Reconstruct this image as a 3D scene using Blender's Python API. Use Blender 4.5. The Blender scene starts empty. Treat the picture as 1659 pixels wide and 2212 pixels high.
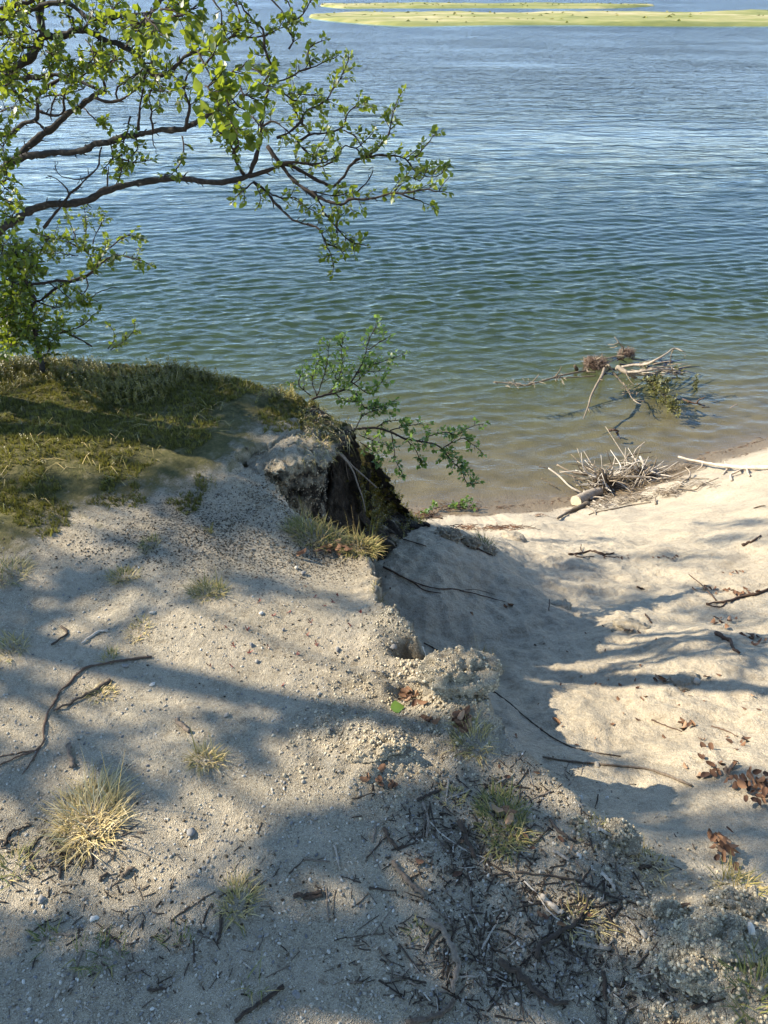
import bpy, math
import numpy as np
from mathutils import Vector, Matrix

rng = np.random.default_rng(11)
SC = bpy.context.scene
COL = SC.collection

# ------------------------------------------------------------------ camera, sky, sun, exposure
PITCH = math.radians(35.4)
CAMZ = 1.5
cam_d = bpy.data.cameras.new('camera')
cam = bpy.data.objects.new('camera', cam_d)
COL.objects.link(cam)
cam.location = (0, 0, CAMZ)
cam.rotation_euler = (math.pi / 2 - PITCH, 0, 0)
cam_d.sensor_fit = 'VERTICAL'
cam_d.sensor_height = 36.0
cam_d.lens = 26.0
cam_d.clip_start = 0.05
cam_d.clip_end = 6000
SC.camera = cam

SUN_EL = math.radians(34)
TOSUN = np.array([-0.955, 0.30, 0.0])
TOSUN /= np.linalg.norm(TOSUN)
TOSUN = TOSUN * math.cos(SUN_EL) + np.array([0, 0, math.sin(SUN_EL)])
sun_d = bpy.data.lights.new('sun', 'SUN')
sun_d.energy = 4.5
sun_d.angle = math.radians(0.53)
sun_d.color = (1.0, 0.91, 0.75)
sun = bpy.data.objects.new('sun', sun_d)
COL.objects.link(sun)
sun.rotation_euler = Vector(-TOSUN).to_track_quat('-Z', 'Y').to_euler()
sun.location = (-8, 3, 8)

world = bpy.data.worlds.new('World')
SC.world = world
world.use_nodes = True
wn = world.node_tree
bg = wn.nodes['Background']
sky = wn.nodes.new('ShaderNodeTexSky')
sky.sky_type = 'NISHITA'
sky.sun_disc = False
sky.sun_elevation = SUN_EL
# Blender sky: rotation 0 = sun at +Y, increasing clockwise seen from above
sky.sun_rotation = math.atan2(TOSUN[0], TOSUN[1])
sky.altitude = 2500
sky.air_density = 1.0
sky.dust_density = 0.15
sky.ozone_density = 2.6
wn.links.new(sky.outputs[0], bg.inputs[0])
bg.inputs[1].default_value = 0.15

SC.view_settings.view_transform = 'Standard'
SC.view_settings.look = 'None'
SC.view_settings.gamma = 1.0
SC.view_settings.use_curve_mapping = False
SC.view_settings.exposure = 1.46
SC.render.engine = 'CYCLES'
SC.cycles.max_bounces = 6
SC.cycles.transparent_max_bounces = 12

# ------------------------------------------------------------------ noise and projection helpers
_perm = np.random.default_rng(5).permutation(4096).astype(np.int64)
_grad = np.random.default_rng(6).normal(size=(4096, 3))
_grad /= np.linalg.norm(_grad, axis=1)[:, None]

def pn(x, y, z=0.0):
    """gradient noise, about -0.7..0.7"""
    x, y, z = np.broadcast_arrays(np.asarray(x, float), np.asarray(y, float), np.asarray(z, float))
    xi, yi, zi = np.floor(x).astype(np.int64), np.floor(y).astype(np.int64), np.floor(z).astype(np.int64)
    xf, yf, zf = x - xi, y - yi, z - zi
    def f(t): return t * t * t * (t * (t * 6 - 15) + 10)
    u, v, w = f(xf), f(yf), f(zf)
    def g(i, j, k):
        h = _perm[(_perm[(_perm[(xi + i) & 4095] + yi + j) & 4095] + zi + k) & 4095]
        gr = _grad[h]
        return gr[..., 0] * (xf - i) + gr[..., 1] * (yf - j) + gr[..., 2] * (zf - k)
    def lp(a, b, t): return a + (b - a) * t
    a = lp(lp(g(0, 0, 0), g(1, 0, 0), u), lp(g(0, 1, 0), g(1, 1, 0), u), v)
    b = lp(lp(g(0, 0, 1), g(1, 0, 1), u), lp(g(0, 1, 1), g(1, 1, 1), u), v)
    return lp(a, b, w) * 1.5

def fbm(x, y, z=0.0, o=4):
    s = 0; a = 1.0
    for k in range(o):
        s = s + a * pn(np.asarray(x) * 2 ** k + 17.3 * k, np.asarray(y) * 2 ** k + 5.1 * k, np.asarray(z) * 2 ** k)
        a *= 0.5
    return s

def sst(a, b, x):
    t = np.clip((x - a) / (b - a), 0, 1)
    return t * t * (3 - 2 * t)

F = 26.0 / 36.0 * 2212.0
FWD = np.array([0, math.cos(PITCH), -math.sin(PITCH)])
UPV = np.array([0, math.sin(PITCH), math.cos(PITCH)])

def raydir(px, py):
    px = np.asarray(px, float); py = np.asarray(py, float)
    a = (px - 829.5) / F; b = (1106 - py) / F
    return np.stack([a, FWD[1] + b * UPV[1], FWD[2] + b * UPV[2]], -1)

CAM = np.array([0, 0, CAMZ])
def at(px, py, d):
    return CAM + raydir(px, py) * np.asarray(d, float)[..., None]

def onplane(px, py, z=0.0):
    r = raydir(px, py)
    d = (z - CAMZ) / r[..., 2]
    return CAM + r * d[..., None]

def pl(pts, z=0.0):
    pts = np.array(pts, float)
    return onplane(pts[:, 0], pts[:, 1], z)[:, :2]

def project(P):
    P = np.asarray(P, float) - CAM
    d = P @ FWD
    return 829.5 + F * P[..., 0] / d, 1106 - F * (P @ UPV) / d, d

def sdf_poly(X, Y, poly):
    """signed distance to polygon, positive inside"""
    d2 = np.full(X.shape, 1e9); inside = np.zeros(X.shape, bool)
    n = len(poly)
    for i in range(n):
        ax, ay = poly[i]; bx, by = poly[(i + 1) % n]
        ex, ey = bx - ax, by - ay
        wx, wy = X - ax, Y - ay
        t = np.clip((wx * ex + wy * ey) / (ex * ex + ey * ey + 1e-12), 0, 1)
        d2 = np.minimum(d2, (wx - ex * t) ** 2 + (wy - ey * t) ** 2)
        c = ((ay > Y) != (by > Y))
        with np.errstate(divide='ignore', invalid='ignore'):
            xx = (bx - ax) * (Y - ay) / (by - ay if by != ay else 1e-9) + ax
        inside ^= c & (X < xx)
    d = np.sqrt(d2)
    return np.where(inside, d, -d)

# ------------------------------------------------------------------ mesh helpers
def fast_mesh(name, V, faces, k, smooth=True, attrs=None):
    """V (n,3), faces (m,k) int array"""
    V = np.asarray(V, np.float32); faces = np.asarray(faces, np.int32)
    me = bpy.data.meshes.new(name)
    me.vertices.add(len(V)); me.vertices.foreach_set('co', V.ravel())
    m = len(faces)
    me.loops.add(m * k); me.loops.foreach_set('vertex_index', faces.ravel())
    me.polygons.add(m)
    me.polygons.foreach_set('loop_start', np.arange(0, m * k, k, dtype=np.int32))
    try:
        me.polygons.foreach_set('loop_total', np.full(m, k, np.int32))
    except Exception:
        pass
    if attrs:
        for an, av in attrs.items():
            a = me.attributes.new(an, 'FLOAT', 'POINT')
            a.data.foreach_set('value', np.asarray(av, np.float32))
    me.update(calc_edges=True)
    if smooth:
        me.polygons.foreach_set('use_smooth', np.ones(m, bool))
    return me

def obj(name, me, mat=None, parent=None):
    o = bpy.data.objects.new(name, me)
    COL.objects.link(o)
    if mat is not None and len(me.materials) == 0:
        me.materials.append(mat)
    if parent is not None:
        o.parent = parent
    return o

def tag(o, label=None, cat=None, group=None, kind=None):
    if label: o['label'] = label
    if cat: o['category'] = cat
    if group: o['group'] = group
    if kind: o['kind'] = kind
    return o

def empty(name, loc=(0, 0, 0)):
    o = bpy.data.objects.new(name, None)
    o.empty_display_size = 0.05
    COL.objects.link(o)
    o.location = Vector(loc)
    return o

class MB:
    """collects triangles"""
    def __init__(s): s.V = []; s.T = []; s.A = []; s.n = 0
    def add(s, V, T, tint=0.5):
        V = np.asarray(V, float); T = np.asarray(T, int)
        s.V.append(V); s.T.append(T + s.n); s.n += len(V)
        s.A.append(np.broadcast_to(np.asarray(tint, float), (len(V),)))
    def stamp(s, tv, tf, pos, R, scale, tint):
        m, n = len(pos), len(tv)
        if m == 0: return
        sc = np.asarray(scale, float)
        if sc.ndim == 0: sc = np.full(m, sc)
        if sc.ndim == 1: sc = np.repeat(sc[:, None], 3, 1)
        loc = tv[None] * sc[:, None, :]
        W = np.einsum('mij,mnj->mni', R, loc) + pos[:, None, :]
        T = (tf[None] + (np.arange(m) * n)[:, None, None]).reshape(-1, 3)
        s.add(W.reshape(-1, 3), T, np.repeat(np.broadcast_to(np.asarray(tint, float), (m,)), n))
    def mesh(s, name, origin=None, smooth=True):
        V = np.concatenate(s.V); T = np.concatenate(s.T); A = np.concatenate(s.A)
        if origin is not None: V = V - np.asarray(origin)
        return fast_mesh(name, V, T, 3, smooth, {'tint': A})
    def build(s, name, mat, parent=None, origin=None, smooth=True):
        o = obj(name, s.mesh(name, origin, smooth), mat, parent)
        if origin is not None and parent is None: o.location = Vector(origin)
        return o

def catmull(P, n):
    P = np.asarray(P, float)
    if len(P) < 3:
        t = np.linspace(0, 1, n)[:, None]
        return P[0] + (P[-1] - P[0]) * t
    Q = np.vstack([2 * P[0] - P[1], P, 2 * P[-1] - P[-2]])
    seg = np.linalg.norm(np.diff(P, axis=0), axis=1)
    cum = np.concatenate([[0], np.cumsum(seg)])
    u = np.linspace(0, cum[-1], n)
    i = np.clip(np.searchsorted(cum, u, side='right') - 1, 0, len(P) - 2)
    t = ((u - cum[i]) / np.maximum(seg[i], 1e-9))[:, None]
    p0, p1, p2, p3 = Q[i], Q[i + 1], Q[i + 2], Q[i + 3]
    return 0.5 * ((2 * p1) + (-p0 + p2) * t + (2 * p0 - 5 * p1 + 4 * p2 - p3) * t ** 2 + (-p0 + 3 * p1 - 3 * p2 + p3) * t ** 3)

def tube(mb, P, r, ns=6, knob=0.0, tint=0.5, flat=1.0):
    """P (n,3) path, r scalar / (r0,r1) / array"""
    P = np.asarray(P, float); n = len(P)
    if np.ndim(r) == 0: r = np.full(n, float(r))
    elif len(r) == 2: r = np.linspace(r[0], r[1], n)
    r = np.asarray(r, float)
    T = np.gradient(P, axis=0); T /= np.linalg.norm(T, axis=1)[:, None] + 1e-12
    a = np.array([0, 0, 1.0]) if abs(T[0, 2]) < 0.9 else np.array([1.0, 0, 0])
    N = np.zeros_like(P)
    nn = np.cross(T[0], a); nn /= np.linalg.norm(nn)
    for i in range(n):
        nn = nn - T[i] * (nn @ T[i]); nn /= np.linalg.norm(nn) + 1e-12
        N[i] = nn
    B = np.cross(T, N)
    th = np.arange(ns) * 2 * math.pi / ns
    rr = r[:, None] * np.ones(ns)[None]
    if knob > 0:
        rr = rr * (1 + knob * rng.normal(size=(n, ns)) * 0.6 + knob * rng.normal(size=(n, 1)))
        rr = np.maximum(rr, r[:, None] * 0.45)
    V = P[:, None] + rr[..., None] * (np.cos(th)[None, :, None] * N[:, None] + flat * np.sin(th)[None, :, None] * B[:, None])
    V = V.reshape(-1, 3)
    i = np.arange(n - 1)[:, None] * ns; j = np.arange(ns)[None]; j2 = (j + 1) % ns
    a0, a1, b0, b1 = i + j, i + j2, i + ns + j, i + ns + j2
    Tt = np.concatenate([np.stack([a0, a1, b1], -1).reshape(-1, 3), np.stack([a0, b1, b0], -1).reshape(-1, 3)])
    V = np.vstack([V, P[0], P[-1]])
    c0, c1 = n * ns, n * ns + 1
    jj = np.arange(ns)
    Tt = np.vstack([Tt, np.stack([np.full(ns, c0), (jj + 1) % ns, jj], -1),
                    np.stack([np.full(ns, c1), (n - 1) * ns + jj, (n - 1) * ns + (jj + 1) % ns], -1)])
    mb.add(V, Tt, tint)

def frames(D, Nn):
    """rotation matrices: local x = D, local z ~ Nn"""
    D = D / (np.linalg.norm(D, axis=1)[:, None] + 1e-12)
    Nn = Nn - D * np.sum(D * Nn, 1)[:, None]
    Nn = Nn / (np.linalg.norm(Nn, axis=1)[:, None] + 1e-12)
    Y = np.cross(Nn, D)
    return np.stack([D, Y, Nn], -1)

# ------------------------------------------------------------------ materials
def newmat(name):
    m = bpy.data.materials.new(name); m.use_nodes = True
    nt = m.node_tree
    b = nt.nodes['Principled BSDF']
    return m, nt, b

def N(nt, typ, **kw):
    n = nt.nodes.new(typ)
    for k, v in kw.items():
        if hasattr(n, k): setattr(n, k, v)
        else: n.inputs[k].default_value = v
    return n

def ramp(nt, stops, interp='LINEAR'):
    r = nt.nodes.new('ShaderNodeValToRGB')
    r.color_ramp.interpolation = interp
    el = r.color_ramp.elements
    while len(el) < len(stops): el.new(0.5)
    for e, (p, c) in zip(el, stops):
        e.position = p; e.color = (c[0], c[1], c[2], 1)
    return r

def mixc(nt, fac, a, b, mode='MIX'):
    n = nt.nodes.new('ShaderNodeMix'); n.data_type = 'RGBA'; n.blend_type = mode
    for s, v in ((0, fac), (6, a), (7, b)):
        if isinstance(v, (int, float)): n.inputs[s].default_value = v
        elif isinstance(v, tuple): n.inputs[s].default_value = (v[0], v[1], v[2], 1)
        else: nt.links.new(v, n.inputs[s])
    return n.outputs[2]

def attr(nt, name):
    a = nt.nodes.new('ShaderNodeAttribute'); a.attribute_name = name
    return a.outputs['Fac']

def math_n(nt, op, a, b=None, clamp=False):
    n = nt.nodes.new('ShaderNodeMath'); n.operation = op; n.use_clamp = clamp
    for s, v in ((0, a), (1, b)):
        if v is None: continue
        if isinstance(v, (int, float)): n.inputs[s].default_value = v
        else: nt.links.new(v, n.inputs[s])
    return n.outputs[0]

def mat_ground():
    m, nt, b = newmat('sand and soil'); L = nt.links
    tc = nt.nodes.new('ShaderNodeTexCoord'); co = tc.outputs['Object']
    vo = N(nt, 'ShaderNodeTexVoronoi', Scale=480.0); L.new(co, vo.inputs['Vector'])
    sep = nt.nodes.new('ShaderNodeSeparateColor'); L.new(vo.outputs['Color'], sep.inputs[0])
    gr = ramp(nt, [(0.0, (0.16, 0.125, 0.083)), (0.08, (0.28, 0.225, 0.145)), (0.2, (0.39, 0.335, 0.24)), (0.55, (0.455, 0.395, 0.29)),
                   (0.85, (0.53, 0.455, 0.325)), (0.96, (0.66, 0.58, 0.43)), (1.0, (0.76, 0.70, 0.56))])
    L.new(sep.outputs[0], gr.inputs[0])
    vo2 = N(nt, 'ShaderNodeTexVoronoi', Scale=900.0); L.new(co, vo2.inputs['Vector'])
    sep2 = nt.nodes.new('ShaderNodeSeparateColor'); L.new(vo2.outputs['Color'], sep2.inputs[0])
    gr2 = ramp(nt, [(0.0, (0.24, 0.19, 0.125)), (0.25, (0.37, 0.315, 0.23)), (0.75, (0.44, 0.38, 0.285)), (1.0, (0.60, 0.53, 0.41))])
    L.new(sep2.outputs[0], gr2.inputs[0])
    nf = N(nt, 'ShaderNodeTexNoise', Scale=4.5, Detail=4.0, Roughness=0.6); L.new(co, nf.inputs['Vector'])
    fine = math_n(nt, 'ADD', attr(nt, 'fine'), math_n(nt, 'MULTIPLY', math_n(nt, 'SUBTRACT', nf.outputs[0], 0.42), 3.0), True)
    sand = mixc(nt, fine, gr.outputs[0], gr2.outputs[0])
    n1 = N(nt, 'ShaderNodeTexNoise', Scale=2.2, Detail=6.0, Roughness=0.65); L.new(co, n1.inputs['Vector'])
    r1 = ramp(nt, [(0.3, (0.80, 0.78, 0.76)), (0.7, (1.08, 1.06, 1.02))]); L.new(n1.outputs[0], r1.inputs[0])
    sand = mixc(nt, 1.0, sand, r1.outputs[0], 'MULTIPLY')
    n1b = N(nt, 'ShaderNodeTexNoise', Scale=38.0, Detail=5.0, Roughness=0.7); L.new(co, n1b.inputs['Vector'])
    r1b = ramp(nt, [(0.28, (0.66, 0.63, 0.58)), (0.5, (1.0, 1.0, 1.0)), (0.75, (1.10, 1.10, 1.08))]); L.new(n1b.outputs[0], r1b.inputs[0])
    sand = mixc(nt, 0.9, sand, r1b.outputs[0], 'MULTIPLY')
    # dark crust of lichen and dead moss crumbs
    n2 = N(nt, 'ShaderNodeTexNoise', Scale=140.0, Detail=3.0, Roughness=0.6); L.new(co, n2.inputs['Vector'])
    thr = math_n(nt, 'SUBTRACT', n2.outputs[0], math_n(nt, 'SUBTRACT', 0.78, math_n(nt, 'MULTIPLY', attr(nt, 'crust'), 0.30)))
    cm = math_n(nt, 'MULTIPLY', thr, 22.0, True)
    crust = mixc(nt, sep.outputs[1], (0.035, 0.030, 0.022), (0.10, 0.085, 0.055))
    colr = mixc(nt, cm, sand, crust)
    # moss mat
    n3 = N(nt, 'ShaderNodeTexNoise', Scale=22.0, Detail=6.0, Roughness=0.7); L.new(co, n3.inputs['Vector'])
    ms = ramp(nt, [(0.25, (0.032, 0.032, 0.011)), (0.45, (0.085, 0.08, 0.024)), (0.58, (0.14, 0.12, 0.045)), (0.75, (0.25, 0.215, 0.13))])
    L.new(n3.outputs[0], ms.inputs[0])
    n3b = math_n(nt, 'ADD', attr(nt, 'moss'), math_n(nt, 'MULTIPLY', math_n(nt, 'SUBTRACT', n3.outputs[0], 0.5), 1.1))
    mfac = math_n(nt, 'MULTIPLY', math_n(nt, 'SUBTRACT', n3b, 0.35), 3.0, True)
    colr = mixc(nt, mfac, colr, ms.outputs[0])
    # dark soil, plus shade put into the colour of face and edge hole
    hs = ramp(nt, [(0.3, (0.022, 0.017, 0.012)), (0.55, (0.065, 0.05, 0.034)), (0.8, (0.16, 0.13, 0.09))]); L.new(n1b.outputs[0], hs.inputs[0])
    hf = math_n(nt, 'MULTIPLY', math_n(nt, 'SUBTRACT', math_n(nt, 'ADD', attr(nt, 'humus_shade'), math_n(nt, 'MULTIPLY', math_n(nt, 'SUBTRACT', n1b.outputs[0], 0.5), 0.9)), 0.3), 2.5, True)
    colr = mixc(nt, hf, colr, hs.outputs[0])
    # lake bed and wet sand
    bedn = N(nt, 'ShaderNodeTexNoise', Scale=2.6, Detail=6.0, Roughness=0.6); L.new(co, bedn.inputs['Vector'])
    bed = ramp(nt, [(0.3, (0.22, 0.18, 0.095)), (0.5, (0.33, 0.275, 0.155)), (0.7, (0.42, 0.355, 0.21))]); L.new(bedn.outputs[0], bed.inputs[0])
    colr = mixc(nt, attr(nt, 'bed'), colr, bed.outputs[0])
    wet = attr(nt, 'wet')
    colr = mixc(nt, wet, colr, mixc(nt, 1.0, colr, (0.40, 0.35, 0.28), 'MULTIPLY'))
    L.new(colr, b.inputs['Base Color'])
    rg = math_n(nt, 'SUBTRACT', 0.95, math_n(nt, 'MULTIPLY', wet, 0.45))
    L.new(rg, b.inputs['Roughness'])
    b.inputs['Specular IOR Level'].default_value = 0.25
    bsum = math_n(nt, 'ADD', math_n(nt, 'MULTIPLY', vo.outputs['Distance'], math_n(nt, 'SUBTRACT', 0.9, math_n(nt, 'MULTIPLY', fine, 0.6))), math_n(nt, 'MULTIPLY', n1b.outputs[0], 3.0))
    bp = N(nt, 'ShaderNodeBump', Strength=0.85, Distance=0.008)
    L.new(bsum, bp.inputs['Height']); L.new(bp.outputs[0], b.inputs['Normal'])
    return m

def mat_leaf(name, dark, light, trans, tw=0.5):
    m, nt, b = newmat(name); L = nt.links
    t = attr(nt, 'tint')
    c = mixc(nt, t, dark, light)
    L.new(c, b.inputs['Base Color'])
    b.inputs['Roughness'].default_value = 0.42
    b.inputs['Specular IOR Level'].default_value = 0.45
    tr = nt.nodes.new('ShaderNodeBsdfTranslucent')
    c2 = mixc(nt, t, tuple(x * 0.7 for x in trans), trans); L.new(c2, tr.inputs[0])
    mx = nt.nodes.new('ShaderNodeMixShader'); mx.inputs[0].default_value = tw
    L.new(b.outputs[0], mx.inputs[1]); L.new(tr.outputs[0], mx.inputs[2])
    L.new(mx.outputs[0], nt.nodes['Material Output'].inputs[0])
    return m

def mat_ramp(name, stops, rough=0.85, scale=120.0, bump=0.4, usetint=True, nfac=0.5, dist=0.002, detail=5.0):
    """colour from tint attribute plus noise"""
    m, nt, b = newmat(name); L = nt.links
    tc = nt.nodes.new('ShaderNodeTexCoord')
    no = N(nt, 'ShaderNodeTexNoise', Scale=scale, Detail=detail, Roughness=0.65); L.new(tc.outputs['Object'], no.inputs['Vector'])
    v = math_n(nt, 'MULTIPLY', math_n(nt, 'SUBTRACT', no.outputs[0], 0.5), nfac * 2)
    v = math_n(nt, 'ADD', v, attr(nt, 'tint') if usetint else 0.5, True)
    r = ramp(nt, stops); L.new(v, r.inputs[0])
    L.new(r.outputs[0], b.inputs['Base Color'])
    b.inputs['Roughness'].default_value = rough
    b.inputs['Specular IOR Level'].default_value = 0.25
    if bump > 0:
        bp = N(nt, 'ShaderNodeBump', Strength=bump, Distance=dist)
        L.new(no.outputs[0], bp.inputs['Height']); L.new(bp.outputs[0], b.inputs['Normal'])
    return m

def mat_water():
    m = bpy.data.materials.new('lake water'); m.use_nodes = True
    nt = m.node_tree; L = nt.links
    nt.nodes.remove(nt.nodes['Principled BSDF'])
    out = nt.nodes['Material Output']
    tc = nt.nodes.new('ShaderNodeTexCoord')
    mp = nt.nodes.new('ShaderNodeMapping'); mp.inputs['Scale'].default_value = (0.45, 1.0, 1.0)
    mp.inputs['Rotation'].default_value = (0, 0, math.radians(-9))
    L.new(tc.outputs['Object'], mp.inputs['Vector'])
    n1 = N(nt, 'ShaderNodeTexNoise', Scale=7.0, Detail=3.0, Roughness=0.55, Distortion=0.6); L.new(mp.outputs[0], n1.inputs['Vector'])
    n0 = N(nt, 'ShaderNodeTexNoise', Scale=13.0, Detail=3.0, Roughness=0.6, Distortion=0.8); L.new(mp.outputs[0], n0.inputs['Vector'])
    n2 = N(nt, 'ShaderNodeTexNoise', Scale=1.9, Detail=3.0, Roughness=0.6, Distortion=0.5); L.new(mp.outputs[0], n2.inputs['Vector'])
    n3 = N(nt, 'ShaderNodeTexNoise', Scale=0.55, Detail=3.0, Roughness=0.6, Distortion=0.3); L.new(mp.outputs[0], n3.inputs['Vector'])
    far = attr(nt, 'far')
    h = math_n(nt, 'ADD', math_n(nt, 'ADD', math_n(nt, 'MULTIPLY', n0.outputs[0], 0.012), math_n(nt, 'MULTIPLY', n1.outputs[0], 0.030)), math_n(nt, 'MULTIPLY', math_n(nt, 'MULTIPLY', n2.outputs[0], 0.42), far))
    h = math_n(nt, 'ADD', h, math_n(nt, 'MULTIPLY', math_n(nt, 'MULTIPLY', n3.outputs[0], 1.0), far))
    calm = math_n(nt, 'MULTIPLY', h, attr(nt, 'chop'))
    bp = N(nt, 'ShaderNodeBump', Strength=1.0, Distance=1.0); L.new(calm, bp.inputs['Height'])
    gl = nt.nodes.new('ShaderNodeBsdfGlossy')
    L.new(math_n(nt, 'ADD', 0.05, math_n(nt, 'MULTIPLY', far, 0.15)), gl.inputs['Roughness'])
    L.new(bp.outputs[0], gl.inputs['Normal'])
    geo = nt.nodes.new('ShaderNodeNewGeometry')
    ior = math_n(nt, 'ADD', 1.333, math_n(nt, 'MULTIPLY', geo.outputs['Backfacing'], 0.750 - 1.333))
    fr = nt.nodes.new('ShaderNodeFresnel'); L.new(ior, fr.inputs['IOR']); L.new(bp.outputs[0], fr.inputs['Normal'])
    tr = nt.nodes.new('ShaderNodeBsdfTransparent'); tr.inputs[0].default_value = (0.96, 0.98, 0.97, 1)
    mx = nt.nodes.new('ShaderNodeMixShader')
    L.new(fr.outputs[0], mx.inputs[0]); L.new(tr.outputs[0], mx.inputs[1]); L.new(gl.outputs[0], mx.inputs[2])
    L.new(mx.outputs[0], out.inputs['Surface'])
    va = nt.nodes.new('ShaderNodeVolumeAbsorption')
    va.inputs['Color'].default_value = (0.50, 0.70, 0.50, 1)
    va.inputs['Density'].default_value = 0.52
    L.new(va.outputs[0], out.inputs['Volume'])
    try: m.cycles.homogeneous_volume = True
    except Exception: pass
    return m

M_GROUND = mat_ground()
M_WATER = mat_water()
M_LEAF = mat_leaf('birch leaf', (0.012, 0.034, 0.006), (0.050, 0.092, 0.015), (0.33, 0.40, 0.025), 0.42)
M_LEAF2 = mat_leaf('young birch leaf', (0.045, 0.095, 0.022), (0.11, 0.185, 0.045), (0.26, 0.38, 0.06), 0.40)
M_BARK = mat_ramp('birch bark', [(0.0, (0.018, 0.015, 0.012)), (0.50, (0.035, 0.029, 0.023)), (0.70, (0.06, 0.05, 0.04)), (0.84, (0.26, 0.235, 0.20)), (1.0, (0.40, 0.37, 0.32))], 0.9, 70, 0.7, nfac=0.9, dist=0.004)
M_TWIGBARK = mat_ramp('dark twig bark', [(0, (0.014, 0.010, 0.008)), (0.5, (0.035, 0.024, 0.017)), (1, (0.09, 0.07, 0.05))], 0.85, 150, 0.3)
M_COVER = mat_leaf('dwarf shrub leaf', (0.035, 0.048, 0.010), (0.25, 0.205, 0.04), (0.42, 0.35, 0.05), 0.38)
M_MOSS = mat_leaf('moss', (0.055, 0.058, 0.014), (0.25, 0.22, 0.055), (0.30, 0.28, 0.045), 0.25)
M_STRAW = mat_ramp('grass blade', [(0, (0.06, 0.085, 0.018)), (0.3, (0.16, 0.16, 0.04)), (0.55, (0.36, 0.27, 0.095)), (0.8, (0.54, 0.40, 0.17)), (1, (0.62, 0.52, 0.31))], 0.6, 30, 0.0, nfac=0.12)
M_STICK = mat_ramp('weathered stick', [(0, (0.030, 0.021, 0.015)), (0.35, (0.085, 0.062, 0.043)), (0.65, (0.22, 0.175, 0.13)), (1, (0.55, 0.48, 0.38))], 0.9, 160, 0.6, nfac=0.35, dist=0.0015)
M_DRIFT = mat_ramp('bleached driftwood', [(0, (0.06, 0.045, 0.03)), (0.35, (0.20, 0.155, 0.105)), (0.65, (0.42, 0.36, 0.28)), (1, (0.62, 0.57, 0.48))], 0.85, 45, 0.6, nfac=0.4, dist=0.004)
M_LITTER = mat_ramp('dead brown leaf', [(0, (0.045, 0.024, 0.014)), (0.4, (0.12, 0.06, 0.032)), (0.7, (0.23, 0.12, 0.06)), (1, (0.38, 0.24, 0.14))], 0.75, 90, 0.3, nfac=0.3)
M_STONE = mat_ramp('pebble stone', [(0, (0.075, 0.075, 0.075)), (0.35, (0.20, 0.19, 0.175)), (0.65, (0.38, 0.33, 0.25)), (1, (0.64, 0.60, 0.52))], 0.8, 220, 0.3, nfac=0.16)
M_RED = mat_ramp('red sorrel leaf', [(0, (0.09, 0.016, 0.012)), (1, (0.20, 0.05, 0.03))], 0.6, 80, 0.0)
M_ROOT = mat_ramp('root', [(0, (0.035, 0.022, 0.016)), (0.5, (0.15, 0.095, 0.062)), (1, (0.36, 0.29, 0.23))], 0.9, 140, 0.4, nfac=0.3)
M_SOD = mat_ramp('dark sod', [(0, (0.014, 0.010, 0.006)), (0.45, (0.048, 0.034, 0.02)), (0.7, (0.14, 0.105, 0.065)), (1, (0.30, 0.25, 0.17))], 1.0, 28, 0.9, nfac=0.55, dist=0.012)
M_CLOD = mat_ramp('crumbly sand clod', [(0, (0.17, 0.13, 0.085)), (0.4, (0.39, 0.325, 0.215)), (0.75, (0.49, 0.41, 0.275)), (1, (0.62, 0.54, 0.39))], 1.0, 180, 0.5, nfac=0.45)
M_ISLE = mat_ramp('island grass', [(0, (0.13, 0.145, 0.035)), (0.35, (0.22, 0.22, 0.06)), (0.6, (0.32, 0.28, 0.11)), (1, (0.50, 0.43, 0.25))], 0.9, 0.22, 0.0, nfac=0.55)
M_DULL = mat_leaf('withered leaf', (0.07, 0.075, 0.022), (0.19, 0.18, 0.06), (0.26, 0.24, 0.06), 0.3)

# ------------------------------------------------------------------ terrain
WATER_Z = -4.0
_tt = np.linspace(0, 60, 3001)
_tz = np.interp(_tt, [0, 0.5, 0.75, 1.1, 1.6, 3.0, 5.0, 6.3, 6.85, 7.15, 7.45, 8.1, 9.0, 10.5, 12.5, 15, 20, 60],
                [0, 0, -0.11, -0.30, -0.55, -1.30, -2.58, -3.43, -3.76, -3.91, -4.0, -4.09, -4.21, -4.46, -4.85, -5.2, -5.5, -5.8])
_k = np.exp(-np.linspace(-2.2, 2.2, 21) ** 2); _k /= _k.sum()
_tz = np.convolve(np.pad(_tz, 10, mode='edge'), _k, 'valid')

def slope_t(X, Y):
    return -0.28 * X + 0.96 * Y + 0.22 * np.sin(X * 0.55 + 0.6) - 0.10 + 0.34 * np.exp(-((X - 2.9) / 1.35) ** 2) * sst(4.0, 6.8, Y)

SP_A = at(770, 915, 3.22)
SP_B = at(893, 1128, 4.15)
# broken lip of the upper bench, then the ridge of the steep spur
_lip = onplane(*np.array([(538, 1016), (575, 1001), (608, 1005), (648, 995), (695, 985), (722, 968), (738, 950), (754, 932), (766, 916)], float).T, 0.0)
_ridge = np.array([SP_A + (SP_B - SP_A) * f for f in (0.22, 0.45, 0.7, 1.0)])
LIP_K = np.vstack([_lip, _ridge])
LIP_ANG = np.radians([-75, -72, -70, -68, -62, -52, -45, -40, -38, -35, -33, -33, -35])
LIP_HOL = np.array([0.0, 0.15, 0.30, 0.40, 0.55, 0.75, 0.90, 0.95, 0.85, 0.70, 0.55, 0.35, 0.1])
_in = _lip[:, :2] - np.stack([np.cos(LIP_ANG[:9]), np.sin(LIP_ANG[:9])], -1) * (0.08 + 0.15 * LIP_HOL[:9])[:, None]
U_POLY = np.vstack([[[-14, 3.2]], pl([(0, 800), (150, 800), (300, 812), (420, 822), (560, 842), (650, 866), (715, 884)]), _in[::-1], pl([(470, 1030), (300, 1060), (0, 1110)]), [[-14, 2.0]]])
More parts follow.
